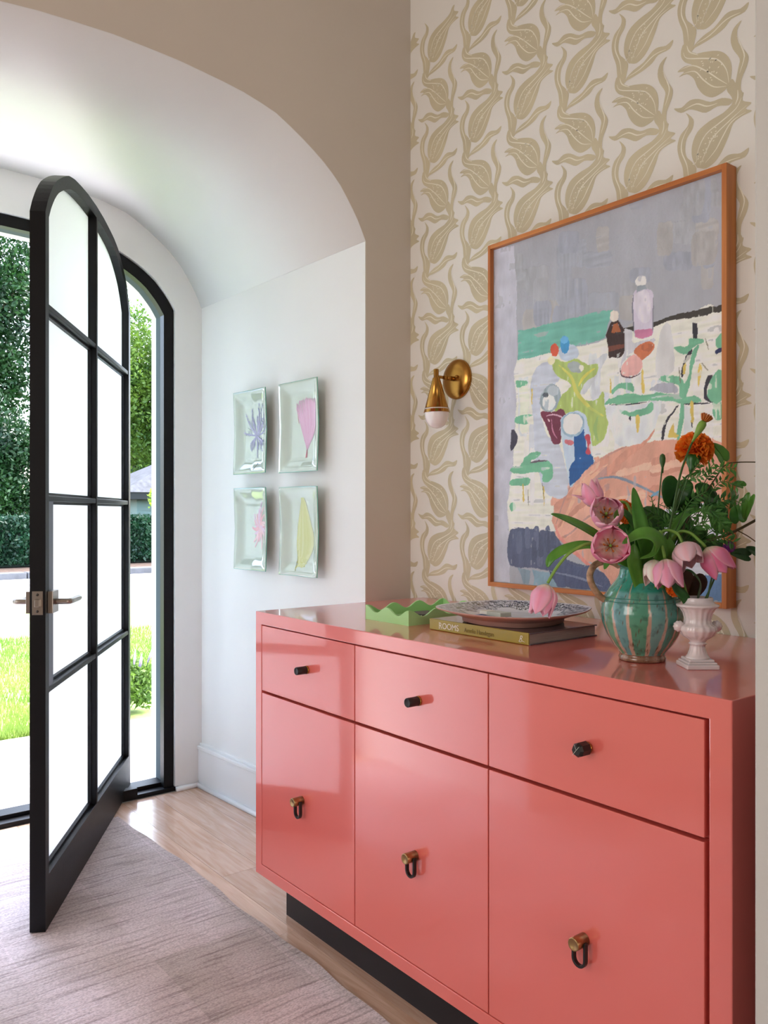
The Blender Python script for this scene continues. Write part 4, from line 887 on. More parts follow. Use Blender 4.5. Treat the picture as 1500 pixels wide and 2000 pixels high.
# ------------------------------------------------------------------ flowers
JIN = jc + Vector((0, 0, .15))
def stemtube(parent, pts, r0, r1, mt='stem_green', name='stem'):
    S = spline(pts, 7); n = len(S); m = MB(); m.tube(S, [r0 + (r1 - r0) * i / (n - 1) for i in range(n)], 8); return obj(name, m, mt, parent)
def pcol(v, u, tone, R2):
    # petal colour: cream base, pink body, pale edge
    pink = {'mid': (252, 168, 202), 'deep': (248, 132, 176), 'pale': (255, 208, 222), 'cream': (254, 244, 232)}[tone]
    pale = (254, 234, 236); base = (252, 244, 212)
    a = min(1, max(0, (v - .05) / .24)); e = abs(u) ** 2.2; b = .55 * e + .25 * max(0, v - .75) * 3
    c = [base[i] * (1 - a) + pink[i] * a for i in range(3)]; c = [c[i] * (1 - min(1, b)) + pale[i] * min(1, b) for i in range(3)]
    q = 1 + .05 * math.sin(u * 17 + 3 * v); c = [c[0], c[1] * (2 - q) * (.97 + .03 * q), c[2] * (2 - q)]
    return lin(*[max(0, min(255, x)) for x in c])
def tulip(head, axis, L_, W_, op, tone, stem, label, seed=0, leaf=None, stamens=True, flop=None):
    R2 = random.Random(seed); a = axis.normalized(); u = a.orthogonal().normalized(); v = a.cross(u)
    th = thing('tulip', head, label, 'flower', None)
    stemtube(th, list(stem) + [head - a * .002], .0034, .0030)
    for k in range(6):
        inner = k % 2; ph = k * pi / 3 + R2.uniform(-.12, .12) + seed
        opn = op + R2.uniform(-.08, .10); LL = L_ * (R2.uniform(.93, 1.06) if op < .94 else R2.uniform(.80, 1.18)); wav = R2.uniform(0, 6)
        fl = flop is not None and k == flop
        if fl: opn = 2.4
        def pf(uu, vv, ph=ph, inner=inner, opn=opn, LL=LL, wav=wav):
            x = uu * 2 - 1
            # radial profile
            rb = math.sin(min(1, vv / .48) * pi / 2) ** .75
            rr_ = W_ * (rb * (.92 if inner else 1.0) + max(0, vv - .5) * (opn - 1.12) * 1.15)
            zz_ = LL * (vv ** 1.1) * (1 - .22 * max(0, opn - 1) * vv)
            aw = .98 * math.sin(pi * min(.985, .14 + .80 * vv) ** .85) ** .75 if vv < .985 else .12
            an = ph + x * aw
            rr_ *= 1 - .10 * x * x * (1 if vv > .2 else 0) + .03 * math.sin(5 * x + wav) * vv
            zz_ -= LL * .06 * x * x * vv
            return head + a * zz_ + (u * math.cos(an) + v * math.sin(an)) * max(.002, rr_)
        m = MB(); m.grid(pf, 8, 12, colf=lambda uu, vv: pcol(vv, uu * 2 - 1, tone, R2)); obj('petal', m, 'petal', th, attr=True, solid=.0007, recalc=False)
    if stamens:
        for k in range(6):
            an = k * pi / 3 + .3; d = (u * math.cos(an) + v * math.sin(an)); m = MB()
            m.tube([head + a * .004, head + a * L_ * .35 + d * W_ * .28], .0009, 5); m.tube([head + a * L_ * .35 + d * W_ * .28, head + a * L_ * .52 + d * W_ * .34], .0019, 6); obj('stamen', m, 'anther', th)
        m = MB(); m.tube([head, head + a * L_ * .45], .0026, 8); obj('pistil', m, 'stem_green', th)
    return th
def blade(parent, pts, wd, name='leaf', mt='leaf_green', twist=0.0, nrm=None, fold=.25):
    S = spline(pts, 7); n = len(S) - 1
    wd_ = wd
    def bf(u, v):
        i = min(n, int(round(v * n))); p = S[i]; t = (S[min(i + 1, n)] - S[max(i - 1, 0)]).normalized()
        side = t.cross(nrm if nrm is not None else -FWD).normalized()
        if twist: side = Matrix.Rotation(twist * (v - .3), 3, t) @ side
        nn = side.cross(t).normalized(); x = u * 2 - 1
        w_ = wd_ * math.sin(pi * min(1, .10 + .90 * v)) ** .7 if v < .999 else .0004
        return p + side * x * w_ + nn * (abs(x) * w_ * fold)
    m = MB(); m.grid(bf, 4, n); return obj(name, m, mt, parent, recalc=False, solid=.0009)
def J(x, y, d): return at(x, y, d)
neck = lambda dr=0, dt=0: jc + RGT * dr - FWD * dt + UP * .19
low = lambda dr=0, dt=0: jc + RGT * dr - FWD * dt + UP * .10
JD = 1.69
t = tulip(J(1069, 1141, 1.60), cv(-.30, -1, .15), .060, .027, .80, 'mid', [low(-.01, .02), neck(-.035, .02), J(1165, 1063, 1.62), J(1120, 1075, 1.60), J(1090, 1105, 1.60)], 'pink tulip drooping far left over the platter', 1)
blade(t, [neck(-.02, .0), J(1160, 1068, 1.67), J(1110, 1072, 1.66), J(1078, 1090, 1.65), J(1069, 1108, 1.65)], .013, nrm=cv(0, .8, .6))
t = tulip(J(1164, 991, 1.66), cv(-.35, 1, .1), .056, .0225, .74, 'mid', [low(-.02, 0), neck(-.03, 0), J(1195, 1060, 1.67), J(1190, 1020, 1.68), J(1172, 1000, 1.67)], 'pink tulip pointing upward, topmost of the tulips', 2, stamens=False, flop=1)
t = tulip(J(1183, 1008, 1.66), cv(-.20, .30, 1), .050, .0335, .95, 'mid', [low(-.01, 0), neck(-.01, 0), J(1240, 1040, 1.68), J(1225, 985, 1.72), J(1200, 985, 1.71), J(1190, 1000, 1.69)], 'open pink tulip facing forward above the jug handle, second from top', 3)
t = tulip(J(1192, 1067, 1.60), cv(-.25, .12, 1), .052, .0375, 1.05, 'deep', [low(0, 0), neck(-.01, 0), J(1225, 1075, 1.66), J(1210, 1060, 1.66)], 'large open pink tulip facing forward at the jug rim above the handle', 4)
t = tulip(J(1278, 1093, 1.60), cv(-.12, -1, .25), .044, .021, .95, 'cream', [low(.01, 0), neck(.02, .01), J(1288, 1040, 1.62), J(1292, 1062, 1.60)], 'small creamy white tulip hanging in front of the jug neck', 5, stamens=False)
t = tulip(J(1299, 1092, 1.585), cv(.06, -1, .35), .056, .028, 1.02, 'mid', [low(.01, .01), neck(.02, .01), J(1278, 1045, 1.62), J(1288, 1050, 1.60)], 'pink tulip hanging beside the small creamy white one', 6)
t = tulip(J(1333, 1061, 1.60), cv(.15, -.85, .55), .054, .029, 1.05, 'pale', [low(.01, 0), neck(.02, .0), J(1288, 1050, 1.64), J(1300, 1036, 1.63), J(1322, 1042, 1.61)], 'pale pink tulip with visible orange stamens, second from right', 7)
t = tulip(J(1379, 1070, 1.60), cv(.65, -.95, .15), .060, .029, .92, 'deep', [low(.02, 0), neck(.03, 0), J(1320, 1045, 1.65), J(1345, 1040, 1.63), J(1368, 1058, 1.61)], 'deep pink tulip at the far right leaning outward', 8, stamens=False)
# loose tulip leaves as parts of their own stems
def leafstem(label, pts, wd, mt='leaf_green', **k):
    g = thing('tulip_leaf', pts[0], label, 'leaf', None); blade(g, pts, wd, name='blade', mt=mt, **k); return g
leafstem('long pointed dark leaf reaching left over the painting', [neck(-.02, -.01), J(1190, 1065, 1.70), J(1145, 1035, 1.69), J(1105, 1015, 1.68), J(1076, 1004, 1.67)], .0155, nrm=cv(.2, 1, .8))
leafstem('tall upright pointed leaf in the middle of the bouquet', [low(0, .02), J(1262, 1085, 1.64), J(1252, 1035, 1.62), J(1243, 990, 1.63), J(1237, 952, 1.65)], .0165, nrm=cv(.25, 0, 1))
leafstem('broad arching leaf bending over the jug rim', [low(.02, .03), J(1290, 1085, 1.60), J(1278, 1050, 1.58), J(1250, 1043, 1.57), J(1215, 1062, 1.57)], .0155, nrm=cv(0, .5, .9))
leafstem('folded looping leaf behind the open tulip', [low(0, 0), J(1245, 1060, 1.66), J(1232, 1018, 1.66), J(1215, 1000, 1.65), J(1203, 1010, 1.64), J(1210, 1025, 1.64)], .009, nrm=cv(.3, .4, .8))
leafstem('short pointed leaf standing just above the jug rim', [low(0, .03), J(1240, 1108, 1.63), J(1238, 1085, 1.62), J(1238, 1062, 1.62)], .0145, nrm=cv(0, .1, 1))
leafstem('small leaf tip hanging below the handle tulip', [neck(-.03, .03), J(1195, 1090, 1.64), J(1180, 1112, 1.64)], .008, nrm=cv(0, .3, 1))
leafstem('broad green leaf behind the hanging tulips', [low(.02, .02), J(1305, 1105, 1.64), J(1307, 1075, 1.63), J(1300, 1045, 1.64)], .0165, nrm=cv(0, .1, 1))
leafstem('narrow leaf curving down left of the creamy tulip', [neck(.02, .02), J(1285, 1062, 1.60), J(1275, 1082, 1.59), J(1250, 1091, 1.59)], .006, nrm=cv(0, .6, .8))
leafstem('long leaf arching right in the upper bouquet', [low(.02, 0), J(1310, 1055, 1.67), J(1330, 1015, 1.67), J(1355, 998, 1.66), J(1378, 996, 1.66)], .0105, nrm=cv(-.2, .8, .7))
leafstem('dark narrow upright leaf right of centre', [low(.01, 0), J(1310, 1060, 1.68), J(1318, 1030, 1.68), J(1322, 1004, 1.68)], .009, mt='leaf_dark', nrm=cv(0, 0, 1))
# marigolds
def marigold(c, R_, axis, stem, label, n=150, seed=1, calyx=True):
    R2 = random.Random(seed); g = thing('marigold', c, label, 'flower', None); a = axis.normalized(); u = a.orthogonal().normalized(); v = a.cross(u)
    m = MB()
    for k in range(n):
        t_ = math.acos(1 - 1.55 * (k + .5) / n); ph = k * 2.39996
        d = a * math.cos(t_) + (u * math.cos(ph) + v * math.sin(ph)) * math.sin(t_)
        e1 = d.orthogonal().normalized(); e1 = Matrix.Rotation(R2.uniform(0, 6.28), 3, d) @ e1; e2 = d.cross(e1); w_ = R_ * R2.uniform(.22, .34); rr_ = R_ * R2.uniform(.86, 1.04)
        def pf(x, y):
            xx = x * 2 - 1; return c + d * (R_ * .25 + (rr_ - R_ * .25) * y) + e1 * xx * w_ * (.35 + .65 * y) + e2 * (w_ * .30 * math.sin(xx * 5 + ph) * y)
        m.grid(pf, 6, 2)
    m.lathe([(.001, -R_ * .55), (R_ * .55, -R_ * .3), (R_ * .65, 0), (R_ * .5, R_ * .4), (.001, R_ * .6)], c, a, 12)
    obj('petals', m, 'marigold', g, kind='stuff', recalc=False)
    if calyx:
        m = MB(); m.lathe([(.0022, -R_ * 1.5), (.0035, -R_ * 1.15), (R_ * .32, -R_ * .72), (R_ * .42, -R_ * .4), (R_ * .3, -.002)], c, a, 12); obj('calyx', m, 'leaf_dark', g)
    stemtube(g, list(stem) + [c - a * R_ * (1.4 if calyx else .5)], .0026, .0020, 'stem_dark')
    return g
marigold(J(1356, 880, 1.74), .0385, cv(.25, 1, -.25), [low(.01, -.01), J(1305, 1060, 1.70), J(1322, 975, 1.70), J(1338, 935, 1.70)], 'large bright orange marigold, highest in the bouquet', 190, 3)
marigold(J(1216, 1000, 1.745), .027, cv(.2, .6, .5), [low(0, -.01), J(1240, 1060, 1.74), J(1228, 1030, 1.75)], 'orange marigold half hidden behind the open tulips', 120, 4)
marigold(J(1318, 1148, 1.625), .018, cv(0, -.3, 1), [low(.03, .0), neck(.05, -.0), J(1325, 1110, 1.65)], 'small orange marigold peeking below the hanging pink tulip', 80, 5, False)
sb = thing('marigold_bud', J(1371, 828, 1.66), 'spent marigold bud with orange tuft on a long stem above the marigold', 'flower')
a_ = cv(.45, .85, .1).normalized(); c_ = J(1362, 846, 1.66)
m = MB(); m.lathe([(.0022, -.020), (.0030, -.012), (.0068, .006), (.0082, .014), (.0080, .021), (.0055, .026), (.001, .027)], c_, a_, 14); obj('calyx', m, 'stem_green', sb)
m = MB()
for k in range(26):
    an = k * 2.4; r = (.35 + .65 * (k / 26)); d = (a_ + (a_.orthogonal() * math.cos(an) + a_.cross(a_.orthogonal()) * math.sin(an)) * r * .95).normalized(); m.tube([c_ + a_ * .023, c_ + a_ * .024 + d * .010, c_ + a_ * .028 + d * .016], [.0009, .0012, .0015], 5)
obj('tuft', m, 'anther', sb, kind='stuff')
stemtube(sb, [low(.01, .01), J(1300, 1065, 1.64), J(1312, 1010, 1.64), J(1328, 930, 1.65), J(1345, 880, 1.66), c_ - a_ * .016], .0026, .0018, 'stem_dark')
tb = thing('marigold_bud', J(1294, 905, 1.72), 'thin closed green bud standing left of the big marigold', 'flower')
m = MB(); m.lathe([(.0018, -.020), (.0024, -.008), (.0055, .002), (.0062, .010), (.0048, .017), (.001, .020)], J(1294, 905, 1.72), UP, 12); obj('calyx', m, 'stem_dark', tb)
stemtube(tb, [low(0, -.01), J(1284, 1065, 1.70), J(1285, 1000, 1.71), J(1293, 915, 1.72)], .0018, .0014, 'stem_dark')
def leaflets(parent, pts, count, ln, wd, seed=1, name='leaflets', mt='fern'):
    R2 = random.Random(seed); S = spline(pts, 8); n = len(S); m = MB(); m.tube(S, .0009, 5)
    for k in range(count):
        i = int((k + .5) / count * (n - 1)); p = S[i]; t_ = (S[min(i + 1, n - 1)] - S[max(i - 1, 0)]).normalized()
        for s_ in (-1, 1):
            side = t_.cross(-FWD).normalized() * s_; d = (t_ * .7 + side + cv(R2.uniform(-.3, .3), R2.uniform(-.2, .3), R2.uniform(-.5, .5))).normalized(); l = ln * R2.uniform(.7, 1.15); nn = d.cross(cv(R2.uniform(-.5, .5), R2.uniform(-.5, .5), 1)).normalized()
            vs = [p, p + d * l * .45 + nn * wd, p + d * l, p + d * l * .45 - nn * wd, p + d * l * .45 + cv(0, .3, .5) * wd * .6]; m.add(vs, [(0, 1, 4), (1, 2, 4), (2, 3, 4), (3, 0, 4)])
    return obj(name, m, mt, parent, recalc=False, kind='stuff')
leaflets(tb, [J(1287, 1000, 1.71), J(1276, 985, 1.70), J(1272, 970, 1.70)], 4, .009, .0009, 2); leaflets(tb, [J(1287, 985, 1.71), J(1300, 990, 1.70), J(1306, 995, 1.70)], 4, .009, .0009, 3)
sprays = [([J(1335, 1000, 1.66), J(1352, 975, 1.64), J(1380, 960, 1.64)], 9, .016), ([J(1385, 1055, 1.66), J(1410, 1050, 1.65), J(1432, 1060, 1.65)], 8, .016), ([J(1400, 990, 1.65), J(1425, 975, 1.65), J(1450, 985, 1.66)], 8, .015), ([J(1295, 1060, 1.66), J(1300, 1030, 1.66), J(1318, 1000, 1.66)], 9, .015), ([J(1330, 960, 1.70), J(1350, 925, 1.68), J(1368, 905, 1.68)], 7, .015), ([J(1345, 930, 1.67), J(1370, 930, 1.66), J(1395, 905, 1.66)], 8, .014), ([J(1380, 935, 1.67), J(1405, 915, 1.66), J(1435, 915, 1.66)], 9, .016), ([J(1310, 1030, 1.70), J(1290, 1010, 1.70), J(1272, 1000, 1.70)], 8, .016), ([J(1350, 1010, 1.66), J(1385, 985, 1.65), J(1415, 975, 1.65)], 10, .018),
          ([J(1340, 1040, 1.67), J(1375, 1020, 1.64), J(1415, 1015, 1.64)], 10, .020), ([J(1360, 1060, 1.68), J(1395, 1035, 1.66), J(1425, 1030, 1.66)], 10, .020), ([J(1370, 1000, 1.64), J(1395, 1000, 1.63), J(1412, 1030, 1.63)], 9, .018), ([J(1325, 1070, 1.67), J(1350, 1045, 1.66), J(1365, 1020, 1.66)], 8, .018), ([J(1255, 1090, 1.66), J(1262, 1060, 1.68), J(1275, 1030, 1.69)], 10, .016), ([J(1225, 1095, 1.67), J(1222, 1070, 1.67), J(1230, 1045, 1.68)], 9, .014), ([J(1390, 960, 1.69), J(1410, 940, 1.69), J(1440, 950, 1.69)], 8, .015)]
fe = thing('marigold_foliage', low(.01, -.01), 'feathery dark green marigold foliage filling the right side of the bouquet', 'foliage')
for i, (p, c, l) in enumerate(sprays):
    leaflets(fe, p, c, l * 1.2, .0030, 10 + i, 'frond'); stemtube(fe, [low(.01, 0), (low(.01, 0) + p[0]) * .5 + UP * .01, p[0]], .0012, .0009, 'stem_dark')
# broad leaved branches
def heart(parent, c, R_, rot, nrm, mt='leaf_dark', curl=.25, name='leaf', squeeze=1.0):
    n_ = nrm.normalized(); up_ = (UP - n_ * UP.dot(n_)); up_ = (Matrix.Rotation(rot, 3, n_) @ up_.normalized()); sd = up_.cross(n_)
    def hf(u, v):
        an = 2 * pi * u; rr_ = v * R_; q = .80 + .20 * math.cos(an) ** 3 + .16 * max(0, math.cos(an)) ** 8 - .28 * max(0, -math.cos(an)) ** 14
        x, y = math.sin(an) * rr_ * q * squeeze, math.cos(an) * rr_ * q
        return c + sd * x + up_ * y + n_ * (abs(x) * .28 - curl * y * y / R_ + .02 * R_ * math.sin(9 * an) * v)
    m = MB(); m.grid(hf, 28, 5); o_ = obj(name, m, mt, parent, recalc=False, solid=.0006)
    return o_
br = thing('leafy_branch', low(.02, -.02), 'woody twig with broad dark heart shaped leaves leaning right past the frame', 'branch')
stemtube(br, [low(.02, -.01), J(1330, 1070, 1.72), J(1375, 1058, 1.72), J(1430, 1040, 1.72), J(1490, 1008, 1.72)], .0034, .0028, 'twig')
stemtube(br, [J(1440, 1036, 1.72), J(1462, 1048, 1.72), J(1485, 1065, 1.72)], .0012, .001, 'twig')
stemtube(br, [low(.02, -.01), J(1345, 1010, 1.73), J(1390, 945, 1.73), J(1415, 910, 1.73), J(1440, 903, 1.73), J(1500, 903, 1.73)], .0018, .0012, 'twig')
for (x, y, d, r, ro, nr, mt_, sq) in [(1322, 952, 1.75, .040, 2.9, cv(-.2, .1, 1), 'leaf_dark', 1), (1372, 963, 1.74, .034, -1.9, cv(.1, .4, 1), 'leaf_dark', .8), (1345, 975, 1.76, .034, 2.2, cv(0, -.2, 1), 'leaf_dark', 1), (1410, 892, 1.74, .030, .6, cv(.5, .1, 1), 'leaf_green', .75), (1398, 1005, 1.74, .036, .3, cv(.3, .2, 1), 'leaf_dark', .9), (1442, 1010, 1.73, .024, .2, cv(-.4, .2, 1), 'leaf_green', .9),
      (1428, 965, 1.71, .026, 3.0, cv(.9, .2, .7), 'leaf_green', .8), (1446, 948, 1.70, .017, .9, cv(-.1, .8, .6), 'leaf_green', .9), (1462, 980, 1.70, .034, 2.8, cv(-.8, 0, .7), 'leaf_green', .45), (1360, 1055, 1.74, .036, 1.2, cv(.1, .2, 1), 'leaf_dark', 1), (1392, 1062, 1.74, .030, 2.4, cv(0, 0, 1), 'leaf_dark', .9), (1455, 1084, 1.70, .024, 1.3, cv(0, .3, 1), 'leaf_dark', .7), (1474, 1078, 1.70, .016, .8, cv(.2, .5, 1), 'leaf_dark', .8),
      (1290, 1020, 1.76, .040, .6, cv(.2, .4, 1), 'leaf_dark', .8), (1262, 1040, 1.74, .034, .2, cv(0, .1, 1), 'leaf_dark', 1), (1222, 1048, 1.74, .030, -.4, cv(-.2, .1, 1), 'leaf_dark', 1), (1290, 1072, 1.72, .032, 2.9, cv(0, .1, 1), 'leaf_dark', 1), (1408, 1025, 1.72, .030, .5, cv(-.2, .3, 1), 'leaf_green', .8), (1330, 1030, 1.76, .034, -.5, cv(.1, .2, 1), 'leaf_dark', .9), (1240, 1078, 1.72, .034, 0, cv(0, 0, 1), 'leaf_dark', 1)]:
    heart(br, J(x, y, d), r, ro, nr, mt_, squeeze=sq)
heart(br, J(1352, 1135, 1.70), .036, 2.9, cv(-.3, 0, 1), 'leaf_brown')
# stems in the small vase
VIN = vc + UP * .10
ga = thing('globe_amaranth', J(1424, 1068, 1.66), 'round purple blossom behind the deep pink tulip, standing in the white vase', 'flower')
m = MB(); c_ = J(1424, 1068, 1.66)
for k in range(120):
    t_ = math.acos(1 - 2 * (k + .5) / 120); ph = k * 2.4; d = Vector((math.sin(t_) * math.cos(ph), math.sin(t_) * math.sin(ph), math.cos(t_))); e = d.orthogonal() * .0016; m.add([c_ + d * .006 - e, c_ + d * .006 + e, c_ + d * .0135], [(0, 1, 2)])
m.lathe([(.001, -.010), (.008, -.006), (.010, 0), (.008, .006), (.001, .010)], c_, UP, 12); obj('blossom', m, 'purple', ga, recalc=False, kind='stuff')
stemtube(ga, [VIN + RGT * -.01, J(1376, 1172, 1.60), J(1398, 1125, 1.62), J(1420, 1085, 1.65)], .0020, .0014, 'stem_dark')
for (lab, pts, r) in (('straight green stem leaning right out of the white vase', [VIN, J(1380, 1172, 1.60), J(1390, 1130, 1.60), J(1402, 1090, 1.61)], .0019), ('pale stem leaning left out of the white vase', [VIN, J(1345, 1172, 1.60), J(1335, 1140, 1.62), J(1326, 1110, 1.64)], .0032)):
    g = thing('flower_stem', pts[0], lab, 'stem'); stemtube(g, pts, r, r * .9, 'stem_dark' if r < .003 else 'stem_green')
leafstem('dark green leaf drooping out of the left side of the white vase', [VIN + RGT * -.012, J(1338, 1168, 1.595), J(1322, 1150, 1.60), J(1312, 1130, 1.60)], .009, mt='leaf_dark', nrm=cv(-.3, .2, 1))
leafstem('narrow leaf curving up behind the pale pink tulip from the white vase', [VIN, J(1362, 1170, 1.62), J(1367, 1140, 1.64), J(1352, 1118, 1.64), J(1338, 1112, 1.64)], .0045, mt='leaf_dark', nrm=cv(.8, .2, .6))

# ------------------------------------------------------------------ outdoors
GZ = -0.15
m = MB(); m.box((-40, -25, GZ - .3), (XO - .1, 40, GZ - .035)); struct('ground', m, 'soil')
pa = struct('patio', MB().box((-5.36, -3, GZ - .035), (XO - .02, 6, GZ - .012)), 'soil', label='pale stone patio slabs outside the door')
x = XO - .02
for i in range(2):
    for j in range(10):
        m = MB(); m.box((-3.8 - .78 * (i + 1) + .004, -3 + .9 * j + .003 + (i % 2) * -.4, GZ - .012), (-3.8 - .78 * i - .004, -3 + .9 * (j + 1) - .003 + (i % 2) * -.4, GZ)); obj('slab', m, 'stone', pa, bevel=.003)
m = MB(); m.box((XO - .1, -3.5, GZ - .05), (XF - .128, 5, -.005)); struct('doorstep', m, 'stone')
m = MB(); m.box((-12.8, -20, GZ - .05), (-5.36, 30, GZ - .005)); lw = struct('lawn', m, 'lawn', label='sunlit front lawn')
nb = 36000
bx_ = -5.37 - (rng.random(nb) ** 1.6) * 4.2; by_ = 0.6 + rng.random(nb) * 4.2
kp = (bx_ + 5.6) ** 2 + (by_ - 2.16) ** 2 > .30 ** 2; bx_ = bx_[kp]; by_ = by_[kp]; nb = len(bx_)
hh = .025 + rng.random(nb) * .045; an = rng.random(nb) * 2 * pi; wd = .004 + .002 * rng.random(nb); le = (rng.random((nb, 2)) - .5) * .05
V = np.zeros((nb, 3, 3)); V[:, 0] = np.stack([bx_ - np.cos(an) * wd, by_ - np.sin(an) * wd, np.full(nb, GZ - .006)], 1); V[:, 1] = np.stack([bx_ + np.cos(an) * wd, by_ + np.sin(an) * wd, np.full(nb, GZ - .006)], 1); V[:, 2] = np.stack([bx_ + le[:, 0], by_ + le[:, 1], GZ + hh], 1)
def quick(name, V, mt, parent=None, **kw):
    k = V.shape[1]; me = bpy.data.meshes.new(name); n = V.shape[0]
    org = worigin(parent) if parent else Vector((0, 0, 0))
    me.vertices.add(n * k); me.vertices.foreach_set('co', (V - np.array(org)).astype(np.float32).ravel()); me.loops.add(n * k); me.loops.foreach_set('vertex_index', np.arange(n * k, dtype=np.int32)); me.polygons.add(n); me.polygons.foreach_set('loop_start', np.arange(0, n * k, k, dtype=np.int32)); me.polygons.foreach_set('loop_total', np.full(n, k, dtype=np.int32)); me.update(calc_edges=True)
    me.materials.append(MATS[mt]); o = bpy.data.objects.new(name, me); C.objects.link(o); o['kind'] = 'stuff'
    if parent: o.parent = parent
    return o
g = quick('grass', V, 'grass_blade'); tag(g, 'short green grass blades of the front lawn', 'grass')
m = MB(); m.box((-17.95, -25, GZ - .05), (-12.8, 40, GZ + .0)); struct('street', m, 'road', label='pale sunlit street')
kb = struct('kerb', MB().box((-18.3, -20, GZ - .05), (-18.0, 40, GZ + .02)), 'concrete', label='grey concrete kerb across the street')
for j in range(16):
    m = MB(); m.box((-18.32, -6 + j * 1.8 + .01, GZ - .05), (-17.96, -6 + (j + 1) * 1.8 - .01, GZ + .13)); obj('kerb_stone', m, 'concrete', kb, bevel=.02)
m = MB(); m.box((-21.5, -20, GZ - .05), (-18.3, 40, GZ + .10)); struct('verge', m, 'soil', label='brown leaf littered verge under the hedge')
def leaves(P, size, seed=0):
    r = np.random.default_rng(seed); n = len(P); a = r.normal(size=(n, 3)); a /= np.linalg.norm(a, axis=1)[:, None]; b = r.normal(size=(n, 3)); b -= a * (a * b).sum(1)[:, None]; b /= np.linalg.norm(b, axis=1)[:, None]
    s = (size * (.6 + .8 * r.random(n)))[:, None]
    V = np.zeros((n, 4, 3)); V[:, 0] = P - a * s; V[:, 1] = P - b * s * .5; V[:, 2] = P + a * s; V[:, 3] = P + b * s * .5
    return V
hg = thing('hedge', (-20.6, 6, GZ + .1), 'long clipped dark green hedge across the street', 'hedge')
m = MB(); m.box((-21.6, -4, GZ + .12), (-20.15, 26, 0.98)); obj('core', m, 'hedge_core', hg)
n = 60000; P = np.stack([-20.1 - .06 + rng.normal(size=n) * .05, rng.uniform(-1, 18, n), rng.uniform(GZ + .18, 1.08, n)], 1); n2 = 14000
P2_ = np.stack([rng.uniform(-21.6, -20.1, n2), rng.uniform(-1, 18, n2), 1.02 + np.abs(rng.normal(size=n2)) * .05], 1)
quick('foliage', leaves(np.concatenate([P, P2_]), .055, 2), 'hedge_leaf', hg)
def crown(c, R, n, seed, clumps=60, cr=.28):
    r = np.random.default_rng(seed); d = r.normal(size=(clumps, 3)); d /= np.linalg.norm(d, axis=1)[:, None]; cc = np.array(c) + d * np.array(R) * (r.random((clumps, 1)) ** .5)
    k = r.integers(0, clumps, n); e = r.normal(size=(n, 3)) * np.array(R) * cr * .55
    return cc[k] + e
def tree(name, base, c, R, n, size, mt, label, seed, clumps=60, cat='tree', tr=.18, cr=.28):
    g = thing(name, base, label, cat)
    m = MB(); B = Vector(base); Cc = Vector(c); m.tube([B, B.lerp(Cc, .5) + Vector((.15, -.1, 0)), Cc], [tr, tr * .7, tr * .3], 10); obj('trunk', m, 'bark', g)
    r2 = random.Random(seed)
    for k in range(5):
        d = Vector((r2.uniform(-1, 1) * R[0], r2.uniform(-1, 1) * R[1], r2.uniform(-.3, .8) * R[2])) * .6; p = B.lerp(Cc, r2.uniform(.5, .95)); m = MB(); m.tube([p, (p + Cc + d) / 2 + Vector((0, 0, .2)), Cc + d], [tr * .45, tr * .3, tr * .12], 7); obj('branch', m, 'bark', g)
    quick('crown', leaves(crown(c, R, n, seed, clumps, cr), size, seed + 1), mt, g); return g
tree('tree', (-27.5, 4.6, GZ), (-27.5, 5.4, 6.4), (2.2, 2.2, 5.2), 62000, .075, 'dark_leaf', 'tall dark green tree across the street left of the open door', 11, 90)
tree('tree', (-23.4, 4.0, GZ), (-23.4, 5.0, 2.2), (.8, 2.6, 1.7), 34000, .06, 'dark_leaf', 'low dark shrubby tree just behind the hedge, left side', 12, 50)
tree('tree', (-33.0, 14.0, GZ), (-33.0, 14.0, 5.6), (2.4, 3.0, 4.8), 44000, .085, 'light_leaf', 'bright yellow green tree seen between the open door and its frame', 13, 70)
tree('tree', (-39.5, 17.0, GZ), (-39.5, 17.4, 4.0), (2.4, 4.5, 3.6), 22000, .14, 'dark_leaf', 'dark tree standing behind the neighbouring house', 17, 50)
tree('shrub', (-22.4, 9.7, GZ), (-22.4, 9.75, 1.4), (.35, .45, .45), 1800, .05, 'lime_leaf', 'lime green shrub between hedge and neighbouring house', 14, 20, 'shrub', .03, .5)
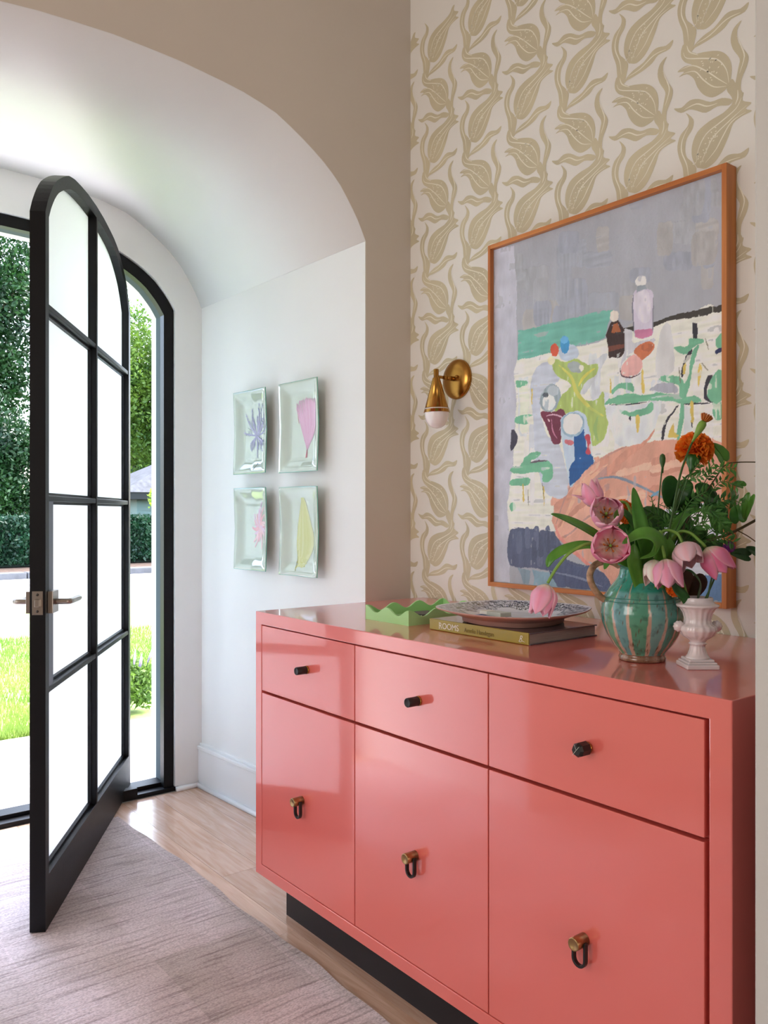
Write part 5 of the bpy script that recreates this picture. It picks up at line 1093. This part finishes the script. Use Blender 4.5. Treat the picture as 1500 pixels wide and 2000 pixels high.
# neighbouring house
hs_ = thing('neighbour_house', (-26.5, 12, GZ), 'pale sided house with grey shingle roof behind the hedge', 'house')
hx = -25.6; m = MB(); m.box((hx - 3, 10.2, GZ), (hx - .05, 18, 1.78)); obj('wall', m, 'siding', hs_)
m = MB()
for k in range(16): z = GZ + .1 + k * .12; m.add([(hx - .05, 10.15, z), (hx - .05, 18, z), (hx - .02, 18, z), (hx - .02, 10.15, z), (hx - .05, 10.15, z + .12), (hx - .05, 18, z + .12)], [(0, 3, 2, 1), (3, 0, 4), (1, 5, 2), (3, 4, 5, 2), (2, 3, 4, 5)])
obj('siding_boards', m, 'siding', hs_, kind='stuff')
m = MB(); m.box((hx - 3.3, 9.7, 1.62), (hx + .35, 18.4, 1.84)); obj('fascia', m, 'fascia', hs_)
m = MB(); m.add([(hx + .4, 9.5, 1.84), (hx + .4, 18.5, 1.84), (hx - 3.4, 18.5, 1.84), (hx - 3.4, 9.5, 1.84), (hx - 1.5, 12.6, 3.4), (hx - 1.5, 14.5, 3.4)], [(0, 1, 5, 4), (1, 2, 5), (2, 3, 4, 5), (3, 0, 4)]); obj('roof', m, 'shingle', hs_)
# lavender by the patio
lv = thing('lavender_plant', (-5.6, 2.16, GZ), 'leafy lavender plant with pale purple spikes beside the patio', 'plant')
P = crown((-5.6, 2.16, .03), (.16, .16, .16), 2600, 21, 26, .4); P = P[P[:, 2] > GZ]; quick('foliage', leaves(P, .018, 3), 'light_leaf', lv)
mat('lavender', lin(176, 160, 206), .7)
for k in range(16):
    a = random.uniform(0, 6.28); r = random.uniform(.02, .17); b = Vector((-5.6 + math.cos(a) * r * .4, 2.16 + math.sin(a) * r * .4, GZ + .1)); e = Vector((-5.6 + math.cos(a) * r * 1.2, 2.16 + math.sin(a) * r * 1.2, GZ + random.uniform(.34, .50)))
    m = MB(); m.tube([b, b.lerp(e, .6), e], .0022, 5); stm = obj('spike', m, 'stem_dark', lv); m = MB(); m.tube([b.lerp(e, .72), b.lerp(e, .86), e + (e - b) * .04], [.006, .009, .003], 6); obj('flower', m, 'lavender', stm)
